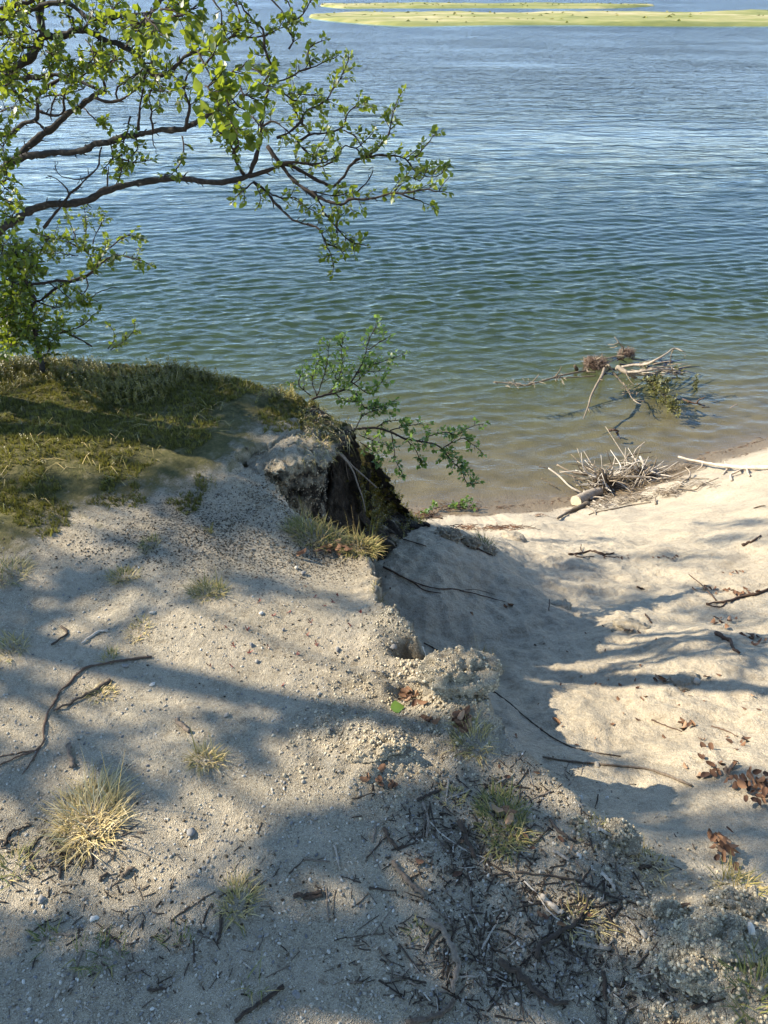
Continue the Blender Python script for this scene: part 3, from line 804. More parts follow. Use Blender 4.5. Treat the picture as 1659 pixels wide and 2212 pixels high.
class Plant:
    """woody plant: named branches (each with its side twigs) and individual leaves"""
    def __init__(s, seed): s.r = np.random.default_rng(seed); s.br = []; s.lp = []; s.ld = []; s.ln = []; s.ls = []
    def leaf(s, p, d, size):
        n = unit(np.array([0, 0, 1.0]) + s.r.normal(size=3) * 0.55)
        s.lp.append(p); s.ld.append(d); s.ln.append(n); s.ls.append(size)
    def shoot(s, mb, p, d, L, r0, leafsize, droop=0.0, dens=1.0):
        n = max(4, int(L / 0.012)); P = [p]; dd = unit(d)
        for k in range(n):
            dd = unit(dd + s.r.normal(size=3) * 0.13 + np.array([0, 0, 0.02 - droop]))
            P.append(P[-1] + dd * L / n)
        P = np.array(P)
        tube(mb, P, (r0, r0 * 0.45), 4, tint=0.4)
        q = 0
        step = max(1, int(round(0.0115 / dens / (L / n))))
        for k in range(1, len(P), step):
            t = unit(P[k] - P[k - 1])
            sd = unit(np.cross(t, s.r.normal(size=3)))
            for rep in range(1 if s.r.random() < 0.55 else 2):
                sd2 = sd if rep == 0 else unit(-sd + 0.4 * s.r.normal(size=3))
                ld = unit(0.7 * t + 0.9 * sd2 + np.array([0, 0, -0.12]) + 0.2 * s.r.normal(size=3))
                sz = leafsize * (0.62 + 0.62 * s.r.random())
                s.leaf(P[k] + ld * 0.004, ld, sz)
        s.leaf(P[-1], unit(P[-1] - P[-2]), leafsize * 0.8)
    def limb(s, P, r, leafy=None, leafsize=0.0212, twig=(0.025, 0.08), gap=0.032, droop=0.0, bark=None, knob=0.16, dens=1.05, jit=0.0025, name='branch'):
        """P control points; leafy=(f0,f1) part of the length that carries leafy twigs"""
        P = np.asarray(P, float)
        Lp = np.linalg.norm(np.diff(P, axis=0), axis=1).sum()
        Q = catmull(P, max(6, int(Lp / 0.018)))
        Q[1:-1] += s.r.normal(size=(len(Q) - 2, 3)) * jit * 0.5
        mb = MB()
        tube(mb, Q, r, 7 if np.max(r) > 0.006 else 5, knob, tint=0.42)
        # short spurs and knobs
        for k in range(int(Lp / 0.05)):
            i = s.r.integers(1, len(Q) - 1)
            t = unit(Q[i] - Q[i - 1]); sd = unit(np.cross(t, s.r.normal(size=3)))
            rr = float(np.interp(i / len(Q), [0, 1], [np.ravel(r)[0], np.ravel(r)[-1]]))
            l = 0.008 + 0.016 * s.r.random()
            tube(mb, np.array([Q[i], Q[i] + (sd * 0.8 + 0.5 * t) * (rr + l * 0.6), Q[i] + (sd * 0.8 + 0.6 * t) * (rr + l)]), (min(rr * 0.5, 0.0028), 0.0012), 4, tint=0.4)
        if leafy is not None:
            f = leafy[0]
            while f < leafy[1]:
                i = min(int(f * (len(Q) - 1)) + 1, len(Q) - 1)
                t = unit(Q[i] - Q[i - 1])
                for rep in range(2 if s.r.random() < 0.35 else 1):
                    sd = unit(np.cross(t, s.r.normal(size=3)) + np.array([0, 0, 0.25]))
                    L = twig[0] + (twig[1] - twig[0]) * s.r.random() * (1.15 - 0.5 * f)
                    s.shoot(mb, Q[i], t * (0.45 + 0.5 * s.r.random()) + sd, L, 0.0016, leafsize, droop, dens)
                f += gap * (0.6 + 0.8 * s.r.random()) / Lp
            if leafy[1] >= 0.99:
                s.shoot(mb, Q[-1], Q[-1] - Q[-2], twig[1] * 0.4, 0.0016, leafsize, droop, dens)
        s.br.append((name, mb))
        return Q
    def finish(s, root, origin, barks, leafmat, cap=300):
        for name, mb in s.br:
            mat = barks[0] if name in ('trunk', 'limb', 'stem') else barks[1]
            o = obj(name, mb.mesh(name, origin), mat, root)
        lp = np.array(s.lp); ld = np.array(s.ld); ln = np.array(s.ln); ls = np.array(s.ls)
        px, py, dd = project(lp)
        inside = (px > -5) & (px < 1664) & (py > -5) & (py < 2217) & (dd > 0.1)
        app = np.where(inside, ls / np.maximum(dd, 0.1), 0)
        order = np.argsort(-app)
        near = order[:cap]; near = near[app[near] > 0]
        rest = np.setdiff1d(np.arange(len(lp)), near)
        R = frames(ld, ln)
        og = np.asarray(origin, float)
        tint_n = s.r.random(len(lp))
        for i in near:
            o = bpy.data.objects.new('leaf', leaf_mesh(int(s.r.integers(0, 6)), leafmat))
            COL.objects.link(o); o.parent = root
            m = np.eye(4); m[:3, :3] = R[i] * ls[i]; m[:3, 3] = lp[i] - og
            o.matrix_local = Matrix(m.tolist())
        if len(rest):
            mb = MB()
            for key in range(3):
                q = rest[key::3]
                v = LV.copy(); v[:, 2] *= [0.6, 1.6, -0.4][key]
                mb.stamp(v, LF, lp[q] - og, R[q], ls[q], tint_n[q])
            o = obj('foliage', mb.mesh('foliage'), leafmat, root)
            o['kind'] = 'stuff'
        return len(near), len(rest)

def D(pts, d0, d1=None, sx=1.0, ox=0.0, oy=0.0):
    """traced points (scale sx, offset) at view depth d0..d1 -> 3-D"""
    p = np.array(pts, float)
    px = ox + p[:, 0] * sx; py = oy + p[:, 1] * sx
    if d1 is None: d1 = d0
    s = np.concatenate([[0], np.cumsum(np.hypot(np.diff(px), np.diff(py)))]); s /= s[-1]
    return at(px, py, d0 + (d1 - d0) * s)

# ------------------------------------------------------------------ the birch leaning in from the left
def birch():
    p = Plant(21)
    base = np.array([-2.35, 3.05, hz(-2.35, 3.05) - 0.02])
    T = np.array([base, [-2.08, 2.96, 0.32], [-1.93, 2.88, 0.75], [-1.86, 2.78, 1.15], [-1.84, 2.66, 1.7], [-1.9, 2.6, 2.4], [-2.0, 2.6, 3.1]])
    p.limb(T, [0.075, 0.06, 0.05, 0.045, 0.04, 0.03, 0.015][0::6], None, knob=0.06, name='trunk')
    a = 0.3307
    A = dict(sx=a); B = dict(sx=a, ox=439.0)
    # low limb
    low = D([(-60, 1560), (80, 1450), (170, 1390), (300, 1340), (430, 1330), (560, 1310), (680, 1250), (800, 1215), (950, 1185), (1100, 1165), (1180, 1160), (1300, 1180), (1450, 1190), (1560, 1170), (1640, 1140)], 2.75, 2.62, **A)
    p.limb(np.vstack([T[1], low]), (0.019, 0.0085), None, knob=0.12, name='limb')
    d = 2.62
    br = lambda pts, d0=d, d1=d, r=(0.0055, 0.002), lf=(0.25, 1.0), frame=B, **kw: p.limb(D(pts, d0, d1, **frame), r, lf, **kw)
    br([(300, 1155), (430, 1110), (520, 1070), (600, 1060), (700, 1075), (800, 1060), (830, 1040)], d, d - .1, (0.008, 0.002), (0.3, 1))
    br([(420, 960), (480, 1040), (560, 1140), (640, 1220), (720, 1260), (780, 1300), (910, 1335), (960, 1300), (1090, 1300), (1200, 1270), (1330, 1260), (1440, 1240), (1540, 1250)], d, d - .25, (0.007, 0.002), (0.45, 1))
    br([(500, 1080), (560, 1080), (680, 1140), (790, 1200), (860, 1215), (920, 1150), (980, 1060), (1060, 1020), (1130, 980), (1210, 880), (1230, 780), (1260, 680), (1290, 610)], d, d + .1, (0.007, 0.0018), (0.5, 1), twig=(0.02, 0.06))
    br([(1060, 1020), (1160, 1015), (1260, 1020), (1340, 1050), (1380, 1110), (1480, 1160), (1560, 1130)], d, d, (0.004, 0.0015), (0.05, 1))
    br([(1330, 1050), (1400, 1020), (1440, 970), (1500, 890)], d, d, (0.003, 0.0015), (0.1, 1), twig=(0.02, 0.05))
    br([(1000, 1260), (1080, 1180), (1110, 1090), (1080, 1110)], d, d, (0.003, 0.0015), None)
    br([(1250, 1250), (1290, 1200), (1340, 1150), (1420, 1180), (1460, 1110)], d - .1, d - .1, (0.003, 0.0015), (0.1, 1))
    br([(1300, 1270), (1400, 1310), (1480, 1340)], d - .2, d - .2, (0.003, 0.0013), (0.2, 1), twig=(0.02, .05))
    br([(300, 1150), (330, 1060), (365, 960), (385, 880), (380, 820), (400, 720), (420, 600), (440, 520), (455, 440)], d, d - .15, (0.008, 0.004), (0.35, 1), twig=(.02, .06), gap=.06)
    br([(455, 440), (410, 350), (395, 240), (380, 180), (300, 110), (250, 30), (200, -40)], d - .15, d - .2, (0.0045, 0.002), (0.1, 1))
    br([(450, 520), (530, 525), (600, 490), (660, 450), (720, 440), (790, 410), (840, 385)], d - .1, d - .1, (0.0035, 0.0015), (0.15, 1), twig=(.03, .075))
    br([(700, 440), (690, 380), (690, 320), (770, 270)], d - .1, d - .1, (0.003, 0.0015), (0.2, 1), twig=(.02, .05))
    br([(480, 900), (580, 850), (640, 780), (680, 720), (760, 690), (820, 640), (840, 580), (880, 540), (920, 460), (950, 390)], d - .05, d, (0.005, 0.0016), (0.15, 1), twig=(.02, .065))
    br([(600, 940), (700, 880), (820, 870), (910, 830), (940, 750), (1000, 690), (1080, 690)], d, d + .05, (0.0045, 0.0015), (0.15, 1), twig=(.02, .065))
    br([(700, 880), (640, 800), (590, 700), (600, 620), (700, 620)], d, d - .05, (0.004, 0.0015), (0.1, 1))
    br([(520, 600), (590, 660), (620, 640)], d - .1, d - .1, (0.003, 0.0015), (0, 1))
    br([(380, 830), (460, 790), (540, 850), (600, 900), (640, 960), (720, 1010), (780, 920)], d, d - .1, (0.0045, 0.0015), (0.1, 1))
    br([(330, 1190), (400, 1240), (450, 1310), (520, 1380), (590, 1440), (690, 1465), (760, 1500), (800, 1590), (830, 1660), (850, 1730)], d, d - .15, (0.006, 0.0018), (0.62, 1), twig=(.02, .06), droop=.05)
    br([(640, 1220), (760, 1320), (790, 1390), (830, 1440), (900, 1520), (960, 1580), (1050, 1600)], d, d - .1, (0.005, 0.0016), (0.35, 1), twig=(.02, .06), droop=.03)
    br([(870, 1520), (880, 1440), (900, 1410)], d - .1, d - .1, (0.003, 0.0015), (0, 1), twig=(.03, .07))
    br([(800, 1590), (880, 1620), (910, 1650)], d - .1, d - .1, (0.003, 0.0015), (0, 1), twig=(.02, .04))
    br([(330, 1190), (290, 1220), (220, 1280)], d, d - .05, (0.003, 0.0014), (0.2, 1), twig=(.02, .05))
    br([(340, 1190), (370, 1260), (370, 1320)], d, d - .05, (0.003, 0.0014), (0.2, 1), twig=(.02, .04))
    br([(400, 1240), (500, 1290), (600, 1290), (650, 1340), (710, 1370)], d, d - .1, (0.0035, 0.0014), (0.3, 1), twig=(.03, .06))
    br([(700, 1250), (860, 1280), (940, 1260)], d, d, (0.003, 0.0014), (0.2, 1), twig=(.02, .05))
    br([(610, 1060), (720, 1080), (800, 1080), (880, 1020), (920, 950), (1000, 970), (1080, 900)], d + .05, d, (0.004, 0.0015), (0.15, 1))
    br([(920, 850), (990, 890), (1040, 960)], d, d, (0.003, 0.0014), (0.0, 1), twig=(.02, .05))
    br([(260, 1140), (220, 1070), (200, 990), (150, 900), (100, 860)], d, d - .3, (0.0045, 0.002), (0.35, 1))
    # upper right sprays
    br([(560, 320), (600, 250), (560, 200), (540, 150), (600, 130), (650, 90), (690, 30), (710, -20)], 2.5, 2.5, (0.0035, 0.0015), (0.05, 1), twig=(.02, .06))
    br([(-100, 350), (40, 310), (130, 280), (190, 240), (280, 240), (380, 240), (460, 200), (550, 165)], 2.35, 2.5, (0.005, 0.0016), (0.1, 1))
    br([(190, 240), (240, 160), (230, 60), (190, -30)], 2.4, 2.4, (0.0035, 0.0015), (0.1, 1))
    br([(60, -10), (110, 70), (120, 150), (150, 230)], 2.4, 2.4, (0.0035, 0.0015), (0.2, 1))
    br([(420, -30), (480, 30), (530, 90), (540, 150)], 2.5, 2.5, (0.003, 0.0015), (0.1, 1), twig=(.02, .05))
    br([(520, -20), (560, 30), (580, 80)], 2.5, 2.5, (0.003, 0.0015), (0.1, 1), twig=(.02, .05))
    # second limb and its forks
    l2 = D([(-120, 1230), (0, 1110), (100, 1050), (200, 1020), (350, 1000), (540, 985), (620, 945), (720, 925), (800, 895), (900, 880), (1050, 850), (1200, 840), (1330, 770), (1390, 745)], 2.8, 2.3, **A)
    p.limb(np.vstack([T[2], l2]), (0.017, 0.0065), None, knob=0.12, name='limb')
    br([(1390, 745), (1470, 800), (1530, 870), (1560, 940), (1520, 1000), (1540, 1060), (1600, 1140)], 2.3, 2.5, (0.005, 0.003), (0.1, 0.7), frame=A)
    br([(1390, 745), (1440, 700), (1470, 620), (1500, 560)], 2.25, 2.1, (0.004, 0.002), (0, 1), frame=A, leafsize=.026)
    l3 = D([(90, 1055), (180, 960), (260, 890), (350, 830), (430, 750), (520, 700), (600, 630), (690, 600)], 2.78, 2.6, **A)
    p.limb(l3, (0.014, 0.0075), None, knob=0.12, name='limb')
    br([(690, 600), (680, 540), (670, 480), (690, 420), (760, 380)], 2.6, 2.5, (0.005, 0.003), (0.2, 1), frame=A)
    br([(620, 640), (700, 665), (770, 660), (870, 600), (930, 530), (960, 470), (1010, 380)], 2.6, 2.4, (0.0055, 0.0025), (0.55, 1), frame=A)
    br([(770, 660), (755, 590), (800, 540), (860, 510)], 2.55, 2.5, (0.004, 0.002), (0.5, 1), frame=A)
    br([(550, 710), (620, 780), (700, 840)], 2.7, 2.6, (0.003, 0.0014), (0.6, 1), frame=A, twig=(.02, .05))
    l4 = D([(-120, 930), (0, 890), (80, 870), (160, 800), (230, 790), (250, 720), (240, 640), (290, 580), (380, 520), (470, 500)], 2.8, 2.6, **A)
    p.limb(np.vstack([T[2], l4]), (0.014, 0.005), None, knob=0.12, name='limb')
    br([(250, 720), (330, 750), (420, 735), (415, 650), (430, 590), (480, 540), (560, 480)], 2.7, 2.6, (0.006, 0.0025), (0.5, 1), frame=A)
    br([(230, 790), (275, 830), (295, 860)], 2.7, 2.7, (0.005, 0.004), None, frame=A)
    br([(240, 690), (170, 650), (100, 600), (60, 560)], 2.7, 2.5, (0.004, 0.002), (0.2, 1), frame=A)
    br([(240, 640), (200, 560), (150, 600)], 2.7, 2.6, (0.0035, 0.002), (0.2, 1), frame=A)
    br([(330, 750), (340, 680), (380, 620), (430, 640)], 2.7, 2.6, (0.0035, 0.002), (0.3, 1), frame=A)
    br([(0, 730), (80, 700), (140, 690)], 2.8, 2.7, (0.003, 0.002), (0.2, 1), frame=A)
    # thick pale stem at the top left
    st = D([(-150, 600), (80, 450), (190, 380), (250, 300), (280, 220), (262, 150), (258, 60), (262, -20), (270, -120)], 2.45, 2.35, **A)
    p.limb(np.vstack([T[3], st]), (0.020, 0.012), None, knob=0.10, name='limb')
    l5 = D([(-120, 480), (0, 500), (200, 510), (330, 490), (430, 500), (560, 550), (630, 580)], 2.55, 2.45, **A)
    p.limb(np.vstack([T[3], l5]), (0.014, 0.005), (0.55, 1), knob=0.12, gap=.07, name='limb')
    l6 = D([(285, 240), (400, 230), (500, 200), (580, 205), (680, 260), (800, 300), (900, 360), (950, 440), (1020, 490), (1100, 480), (1170, 410), (1220, 360), (1340, 340)], 2.4, 2.2, **A)
    p.limb(l6, (0.012, 0.0045), (0.2, 1), knob=0.12, gap=.04, name='limb')
    l7 = D([(-120, 190), (0, 130), (100, 100), (210, 60), (300, 30), (350, 20), (440, 20), (510, 60), (580, 120), (700, 120), (800, 100), (940, 90), (1020, 50), (1060, -20)], 2.4, 2.2, **A)
    p.limb(np.vstack([T[4], l7]), (0.013, 0.0045), (0.45, 1), knob=0.12, gap=.04, name='limb')
    br([(-60, 90), (0, 70), (100, 30), (200, 10), (300, -30)], 2.3, 2.3, (0.008, 0.004), (0.3, 1), frame=A)
    # leafy sprays filling the upper left crown
    R = p.r
    for (x0, y0, x1, y1, dd) in [(300, 330, 480, 420, 2.3), (420, 300, 380, 460, 2.4), (560, 260, 620, 420, 2.3), (680, 300, 560, 430, 2.3), (760, 330, 700, 470, 2.25),
                                 (820, 310, 900, 180, 2.2), (900, 370, 1000, 280, 2.2), (640, 250, 720, 130, 2.3), (480, 210, 420, 90, 2.35), (540, 200, 620, 60, 2.3),
                                 (280, 200, 160, 160, 2.3), (270, 300, 120, 320, 2.35), (200, 500, 100, 420, 2.4), (330, 490, 300, 360, 2.4), (430, 500, 520, 400, 2.4),
                                 (120, 510, 40, 560, 2.4), (40, 500, 20, 400, 2.4), (950, 440, 860, 500, 2.3), (1020, 490, 1100, 600, 2.25), (1100, 480, 1200, 560, 2.2),
                                 (60, 120, 120, 20, 2.2), (20, 300, 100, 200, 2.3), (1000, 60, 1080, 160, 2.1), (940, 90, 980, 230, 2.1), (820, 100, 860, 210, 2.2), (700, 120, 760, 30, 2.2),
                                 (160, 170, 130, 260, 2.4), (20, 420, 90, 480, 2.4), (150, 280, 60, 250, 2.4), (560, 540, 480, 600, 2.45), (350, 620, 270, 640, 2.6)]:
        mid = ((x0 + x1) / 2 + R.normal() * 25, (y0 + y1) / 2 + R.normal() * 25)
        br([(x0, y0), mid, (x1, y1)], dd, dd - .1, (0.0032, 0.0015), (0.1, 1), frame=A, gap=.036)
    # near sunlit sprays with big yellow-green leaves
    for (x0, y0, x1, y1, dd) in [(1290, 330, 1400, 520, 1.75), (1340, 420, 1400, 340, 1.7), (1400, 520, 1440, 720, 1.7), (1340, 560, 1410, 640, 1.68), (1440, 600, 1560, 700, 1.72),
                                 (1480, 650, 1540, 850, 1.78), (1500, 800, 1600, 900, 1.85), (950, 110, 1050, 220, 1.75), (1050, 60, 1180, 90, 1.7), (1120, 110, 1260, 60, 1.75), (960, 90, 900, 190, 1.8),
                                 (1560, 560, 1640, 640, 1.9), (1600, 420, 1700, 480, 2.0), (1500, 480, 1600, 420, 1.9), (1700, 560, 1760, 480, 2.1), (1640, 760, 1720, 840, 2.1), (1180, 60, 1300, 20, 1.8)]:
        mid = ((x0 + x1) / 2 + R.normal() * 12, (y0 + y1) / 2 + R.normal() * 12)
        br([(x0, y0), mid, (x1, y1)], dd, dd - .03, (0.0028, 0.0014), (0.0, 1), frame=A, leafsize=.027, gap=.030, twig=(.02, .05))
    # hanging sprays between the limbs
    for pts, dd in [([(850, 760), (830, 860), (800, 960), (800, 1060), (790, 1140)], 2.45), ([(880, 880), (900, 960), (840, 1040)], 2.45), ([(800, 1040), (880, 1060), (980, 1045)], 2.45),
                    ([(720, 930), (740, 1020), (690, 1090)], 2.5), ([(1190, 890), (1200, 960), (1180, 1060), (1130, 1130), (1080, 1140)], 2.5), ([(760, 1200), (790, 1130), (780, 1060)], 2.6),
                    ([(700, 1220), (705, 1150), (710, 1090)], 2.6)]:
        br(pts, dd, dd, (0.0028, 0.0014), (0.1, 1) if pts[0][0] != 700 else None, frame=A, twig=(.012, .035), gap=.02)
    # bare forked twig rising from the low limb
    br([(285, 1490), (380, 1370), (440, 1290), (520, 1210), (590, 1140), (640, 1090), (655, 1000), (665, 960)], 2.72, 2.6, (0.0055, 0.0025), None, frame=A)
    br([(450, 1270), (430, 1220), (370, 1170), (330, 1150), (300, 1160)], 2.7, 2.7, (0.0035, 0.0015), None, frame=A)
    br([(590, 1140), (560, 1160), (470, 1170), (400, 1150), (360, 1100), (360, 1050)], 2.66, 2.66, (0.0026, 0.0012), None, frame=A)
    br([(1000, 860), (1000, 930), (1020, 1000)], 2.4, 2.4, (0.0024, 0.0012), None, frame=A)
    br([(1000, 870), (985, 760), (990, 700), (970, 640), (1000, 560)], 2.4, 2.3, (0.0035, 0.0016), (0.4, 1), frame=A, twig=(.02, .05))
    br([(905, 850), (915, 700), (930, 600), (940, 520)], 2.4, 2.4, (0.0045, 0.003), (0.6, 1), frame=A)
    br([(1210, 860), (1225, 760), (1240, 690), (1200, 600), (1220, 500)], 2.35, 2.25, (0.0055, 0.003), (0.4, 1), frame=A)
    # leaves at the left edge beside the trunk
    for (x0, y0, x1, y1) in [(0, 1200, 60, 1250), (20, 1300, 110, 1340), (0, 1380, 80, 1420), (10, 950, 40, 1040), (-40, 860, 40, 840), (40, 1180, 30, 1080)]:
        br([(x0 - 60, y0), (x0, y0), (x1, y1)], 2.6, 2.5, (0.003, 0.0015), (0.2, 1), frame=A)
    root = empty('birch_tree', base)
    tag(root, 'tall birch leaning in at upper left, dark crooked limbs with sunlit leaves over the water', 'tree')
    print('birch', p.finish(root, base, (M_BARK, M_TWIGBARK), M_LEAF))

def bush():
    p = Plant(31)
    A = dict(sx=0.2645, oy=439.0)
    base = at(300 * .2645, 439 + 1210 * .2645, 3.30)
    base[2] = hz(base[0], base[1]) - 0.02
    br = lambda pts, d0=3.1, d1=3.1, r=(0.0045, 0.0018), lf=(0.15, 1.0), **kw: p.limb(D(pts, d0, d1, **A), r, lf, leafsize=kw.pop('leafsize', .024), **kw)
    st = np.vstack([base, D([(290, 1060), (260, 930), (250, 850), (290, 800), (260, 740), (210, 640), (160, 510), (130, 430), (90, 330)], 3.25, 3.05, **A)])
    p.limb(st, (0.014, 0.005), (0.75, 1), knob=.1, name='stem')
    br([(-160, 600), (0, 640), (200, 660), (350, 655), (480, 630), (600, 630), (750, 560), (850, 470), (950, 430), (1080, 450), (1200, 490)], 3.1, 2.9, (0.008, 0.0018), (0.45, 1))
    br([(-160, 980), (0, 940), (150, 900), (200, 830), (200, 680), (230, 560)], 3.2, 3.1, (0.008, 0.003), (0.6, 1))
    br([(290, 800), (340, 790), (450, 700), (560, 650), (700, 600), (780, 540), (820, 440), (900, 360), (1000, 280), (1070, 260)], 3.2, 2.95, (0.006, 0.0018), (0.5, 1))
    br([(300, 250), (460, 290), (560, 320), (640, 360), (720, 400), (780, 450), (840, 470)], 3.15, 3.0, (0.004, 0.0018), (0.3, 1))
    br([(700, 320), (560, 290), (470, 290)], 3.15, 3.15, (0.004, 0.002), None)
    br([(720, 400), (700, 300), (700, 150), (690, 50)], 3.2, 3.3, (0.003, 0.0014), (0.3, 1), leafsize=.018, twig=(.02, .05))
    br([(620, 330), (600, 230), (560, 130), (540, 70)], 3.2, 3.3, (0.003, 0.0014), (0.3, 1), leafsize=.018, twig=(.02, .05))
    br([(760, 330), (780, 260), (830, 170), (860, 90)], 3.2, 3.3, (0.003, 0.0014), (0.3, 1), leafsize=.018, twig=(.02, .05))
    br([(640, 430), (600, 420), (520, 410), (460, 410)], 3.2, 3.2, (0.003, 0.0014), (0.2, 1), leafsize=.018)
    br([(600, 700), (680, 750), (740, 780), (800, 805)], 3.1, 3.1, (0.003, 0.0014), None)
    br([(740, 780), (800, 730), (880, 700), (960, 685)], 3.1, 3.1, (0.0022, 0.0012), None)
    br([(400, 650), (500, 720), (600, 800), (680, 820)], 3.1, 3.0, (0.003, 0.0014), (0.6, 1))
    br([(700, 600), (720, 660), (690, 730), (640, 780)], 3.05, 3.0, (0.003, 0.0014), (0.4, 1), twig=(.02, .05))
    br([(320, 810), (450, 850), (540, 830), (600, 820)], 3.15, 3.1, (0.003, 0.0014), (0.3, 1))
    br([(300, 1040), (420, 1070), (540, 1050), (620, 1020), (700, 980), (750, 920), (800, 890)], 3.3, 3.2, (0.004, 0.0014), (0.35, 1), leafsize=.02, twig=(.02, .05))
    br([(500, 1030), (560, 1070), (650, 1110), (750, 1170)], 3.3, 3.2, (0.005, 0.003), None)
    br([(880, 1190), (930, 1120), (930, 1050), (900, 1010)], 3.5, 3.5, (0.0026, 0.0013), (0.1, 1), leafsize=.02, twig=(.02, .05))
    br([(900, 1200), (1010, 1130), (1080, 1060), (1100, 1000)], 3.5, 3.5, (0.0026, 0.0013), (0.1, 1), leafsize=.02, twig=(.02, .05))
    R = p.r
    for k in range(46):
        x0 = R.uniform(-40, 500) if k < 26 else R.uniform(-60, 200); y0 = R.uniform(200, 1180)
        if x0 > 380 and y0 < 380: continue
        an = R.uniform(0, 6.28); l = R.uniform(70, 170)
        br([(x0, y0), (x0 + math.cos(an) * l * .5 + R.normal() * 12, y0 + math.sin(an) * l * .5), (x0 + math.cos(an) * l, y0 + math.sin(an) * l)], 3.25, R.uniform(2.9, 3.3), (0.0028, 0.0014), (0.05, 1), gap=.05)
    for k in range(24):
        x0 = R.uniform(-40, 430); y0 = R.uniform(860, 1190); an = R.uniform(-2.6, -.5); l = R.uniform(60, 130)
        br([(x0, y0), (x0 + math.cos(an) * l * .5 + R.normal() * 12, y0 + math.sin(an) * l * .5), (x0 + math.cos(an) * l, y0 + math.sin(an) * l)], 3.3, R.uniform(3.1, 3.4), (0.0028, 0.0014), (0.05, 1), gap=.05)
    root = empty('birch_bush', base)
    tag(root, 'bushy young birch with a forked pale stem beside the moss at the left edge', 'bush')
    print('bush', p.finish(root, base, (M_BARK, M_TWIGBARK), M_LEAF))

def saplings():
    S = dict(sx=.2811, ox=603.4, oy=685.7)
    def mk(stems, base_pt, dbase, seed, label):
        p = Plant(seed)
        base = at(base_pt[0], base_pt[1], dbase)
        for k, (pts, d0, d1, r, lf, tw) in enumerate(stems):
            p.limb(D(pts, d0, d1, **S), r, lf, leafsize=.023, twig=tw, gap=.021, knob=.06, name='stem' if k == 0 else 'branch', dens=.85)
        root = empty('birch_sapling', base); tag(root, label, 'sapling')
        print('sapling', p.finish(root, base, (M_TWIGBARK, M_TWIGBARK), M_LEAF2))
    t = (.02, .06)
    mk([([(240, 640), (300, 610), (420, 580), (520, 540), (590, 440), (650, 320), (680, 200), (720, 110), (750, 60)], 3.3, 3.45, (.006, .0016), (.15, 1), t),
        ([(370, 590), (430, 530), (480, 380), (480, 250), (485, 170)], 3.35, 3.4, (.003, .0014), (.2, 1), t),
        ([(290, 600), (340, 460), (370, 340), (380, 230)], 3.35, 3.4, (.003, .0014), (.2, 1), t),
        ([(290, 610), (250, 480), (310, 300)], 3.35, 3.4, (.003, .0014), (.2, 1), t),
        ([(240, 600), (150, 520), (160, 460), (230, 390)], 3.35, 3.4, (.003, .0014), (.2, 1), t),
        ([(590, 440), (700, 370), (790, 340), (870, 310), (970, 280)], 3.4, 3.45, (.003, .0014), (.25, 1), (.015, .04)),
        ([(680, 250), (760, 200), (840, 150)], 3.45, 3.5, (.0025, .0014), (.2, 1), t),
        ([(560, 500), (640, 560), (700, 590), (780, 500)], 3.4, 3.4, (.003, .0014), (.2, 1), t),
        ([(520, 550), (600, 600), (660, 700), (760, 690), (880, 640)], 3.4, 3.4, (.0035, .0014), (.2, 1), t),
        ([(420, 580), (500, 640), (580, 650)], 3.4, 3.35, (.003, .0014), (.2, 1), t),
        ([(520, 545), (620, 470), (660, 420), (800, 410)], 3.4, 3.4, (.003, .0014), (.3, 1), t),
        ([(400, 590), (440, 480), (410, 420)], 3.35, 3.35, (.003, .0014), (.3, 1), t)],
       (671, 866), 3.3, 41, 'upright birch sapling with thin stems behind the edge of the mossy bank')
    mk([([(520, 870), (600, 855), (740, 850), (860, 880), (960, 930), (1060, 950), (1180, 970), (1260, 1020), (1330, 1110), (1400, 1170), (1440, 1270), (1530, 1275)], 3.3, 3.5, (.0065, .0016), (.35, 1), t),
        ([(1060, 950), (1190, 900), (1280, 880), (1370, 900), (1470, 840), (1560, 820)], 3.45, 3.5, (.003, .0014), (.1, 1), (.015, .05)),
        ([(1260, 1000), (1400, 930), (1480, 970), (1550, 1030)], 3.5, 3.5, (.003, .0014), (.1, 1), (.015, .05)),
        ([(860, 880), (880, 1000), (890, 1090), (940, 1190)], 3.4, 3.4, (.003, .0014), (.15, 1), (.015, .04)),
        ([(980, 940), (1050, 1020), (1090, 1100)], 3.4, 3.4, (.003, .0014), (.15, 1), (.015, .045)),
        ([(740, 850), (820, 800), (930, 790)], 3.4, 3.4, (.003, .0014), (.15, 1), t),
        ([(850, 870), (1000, 830), (1130, 820)], 3.4, 3.4, (.003, .0014), (.15, 1), t),
        ([(590, 850), (640, 760), (720, 720), (780, 700)], 3.35, 3.4, (.0035, .0014), (.15, 1), t),
        ([(610, 900), (720, 950), (820, 980)], 3.35, 3.35, (.003, .0014), (.15, 1), t),
        ([(620, 960), (700, 1020), (760, 1040), (760, 1110)], 3.35, 3.35, (.003, .0014), (.15, 1), t),
        ([(1260, 1020), (1330, 1060), (1400, 1110)], 3.5, 3.45, (.0025, .0014), (.0, 1), t)],
       (755, 929), 3.3, 43, 'drooping birch sapling growing sideways out of the dark overhang')
birch(); bush(); saplings()

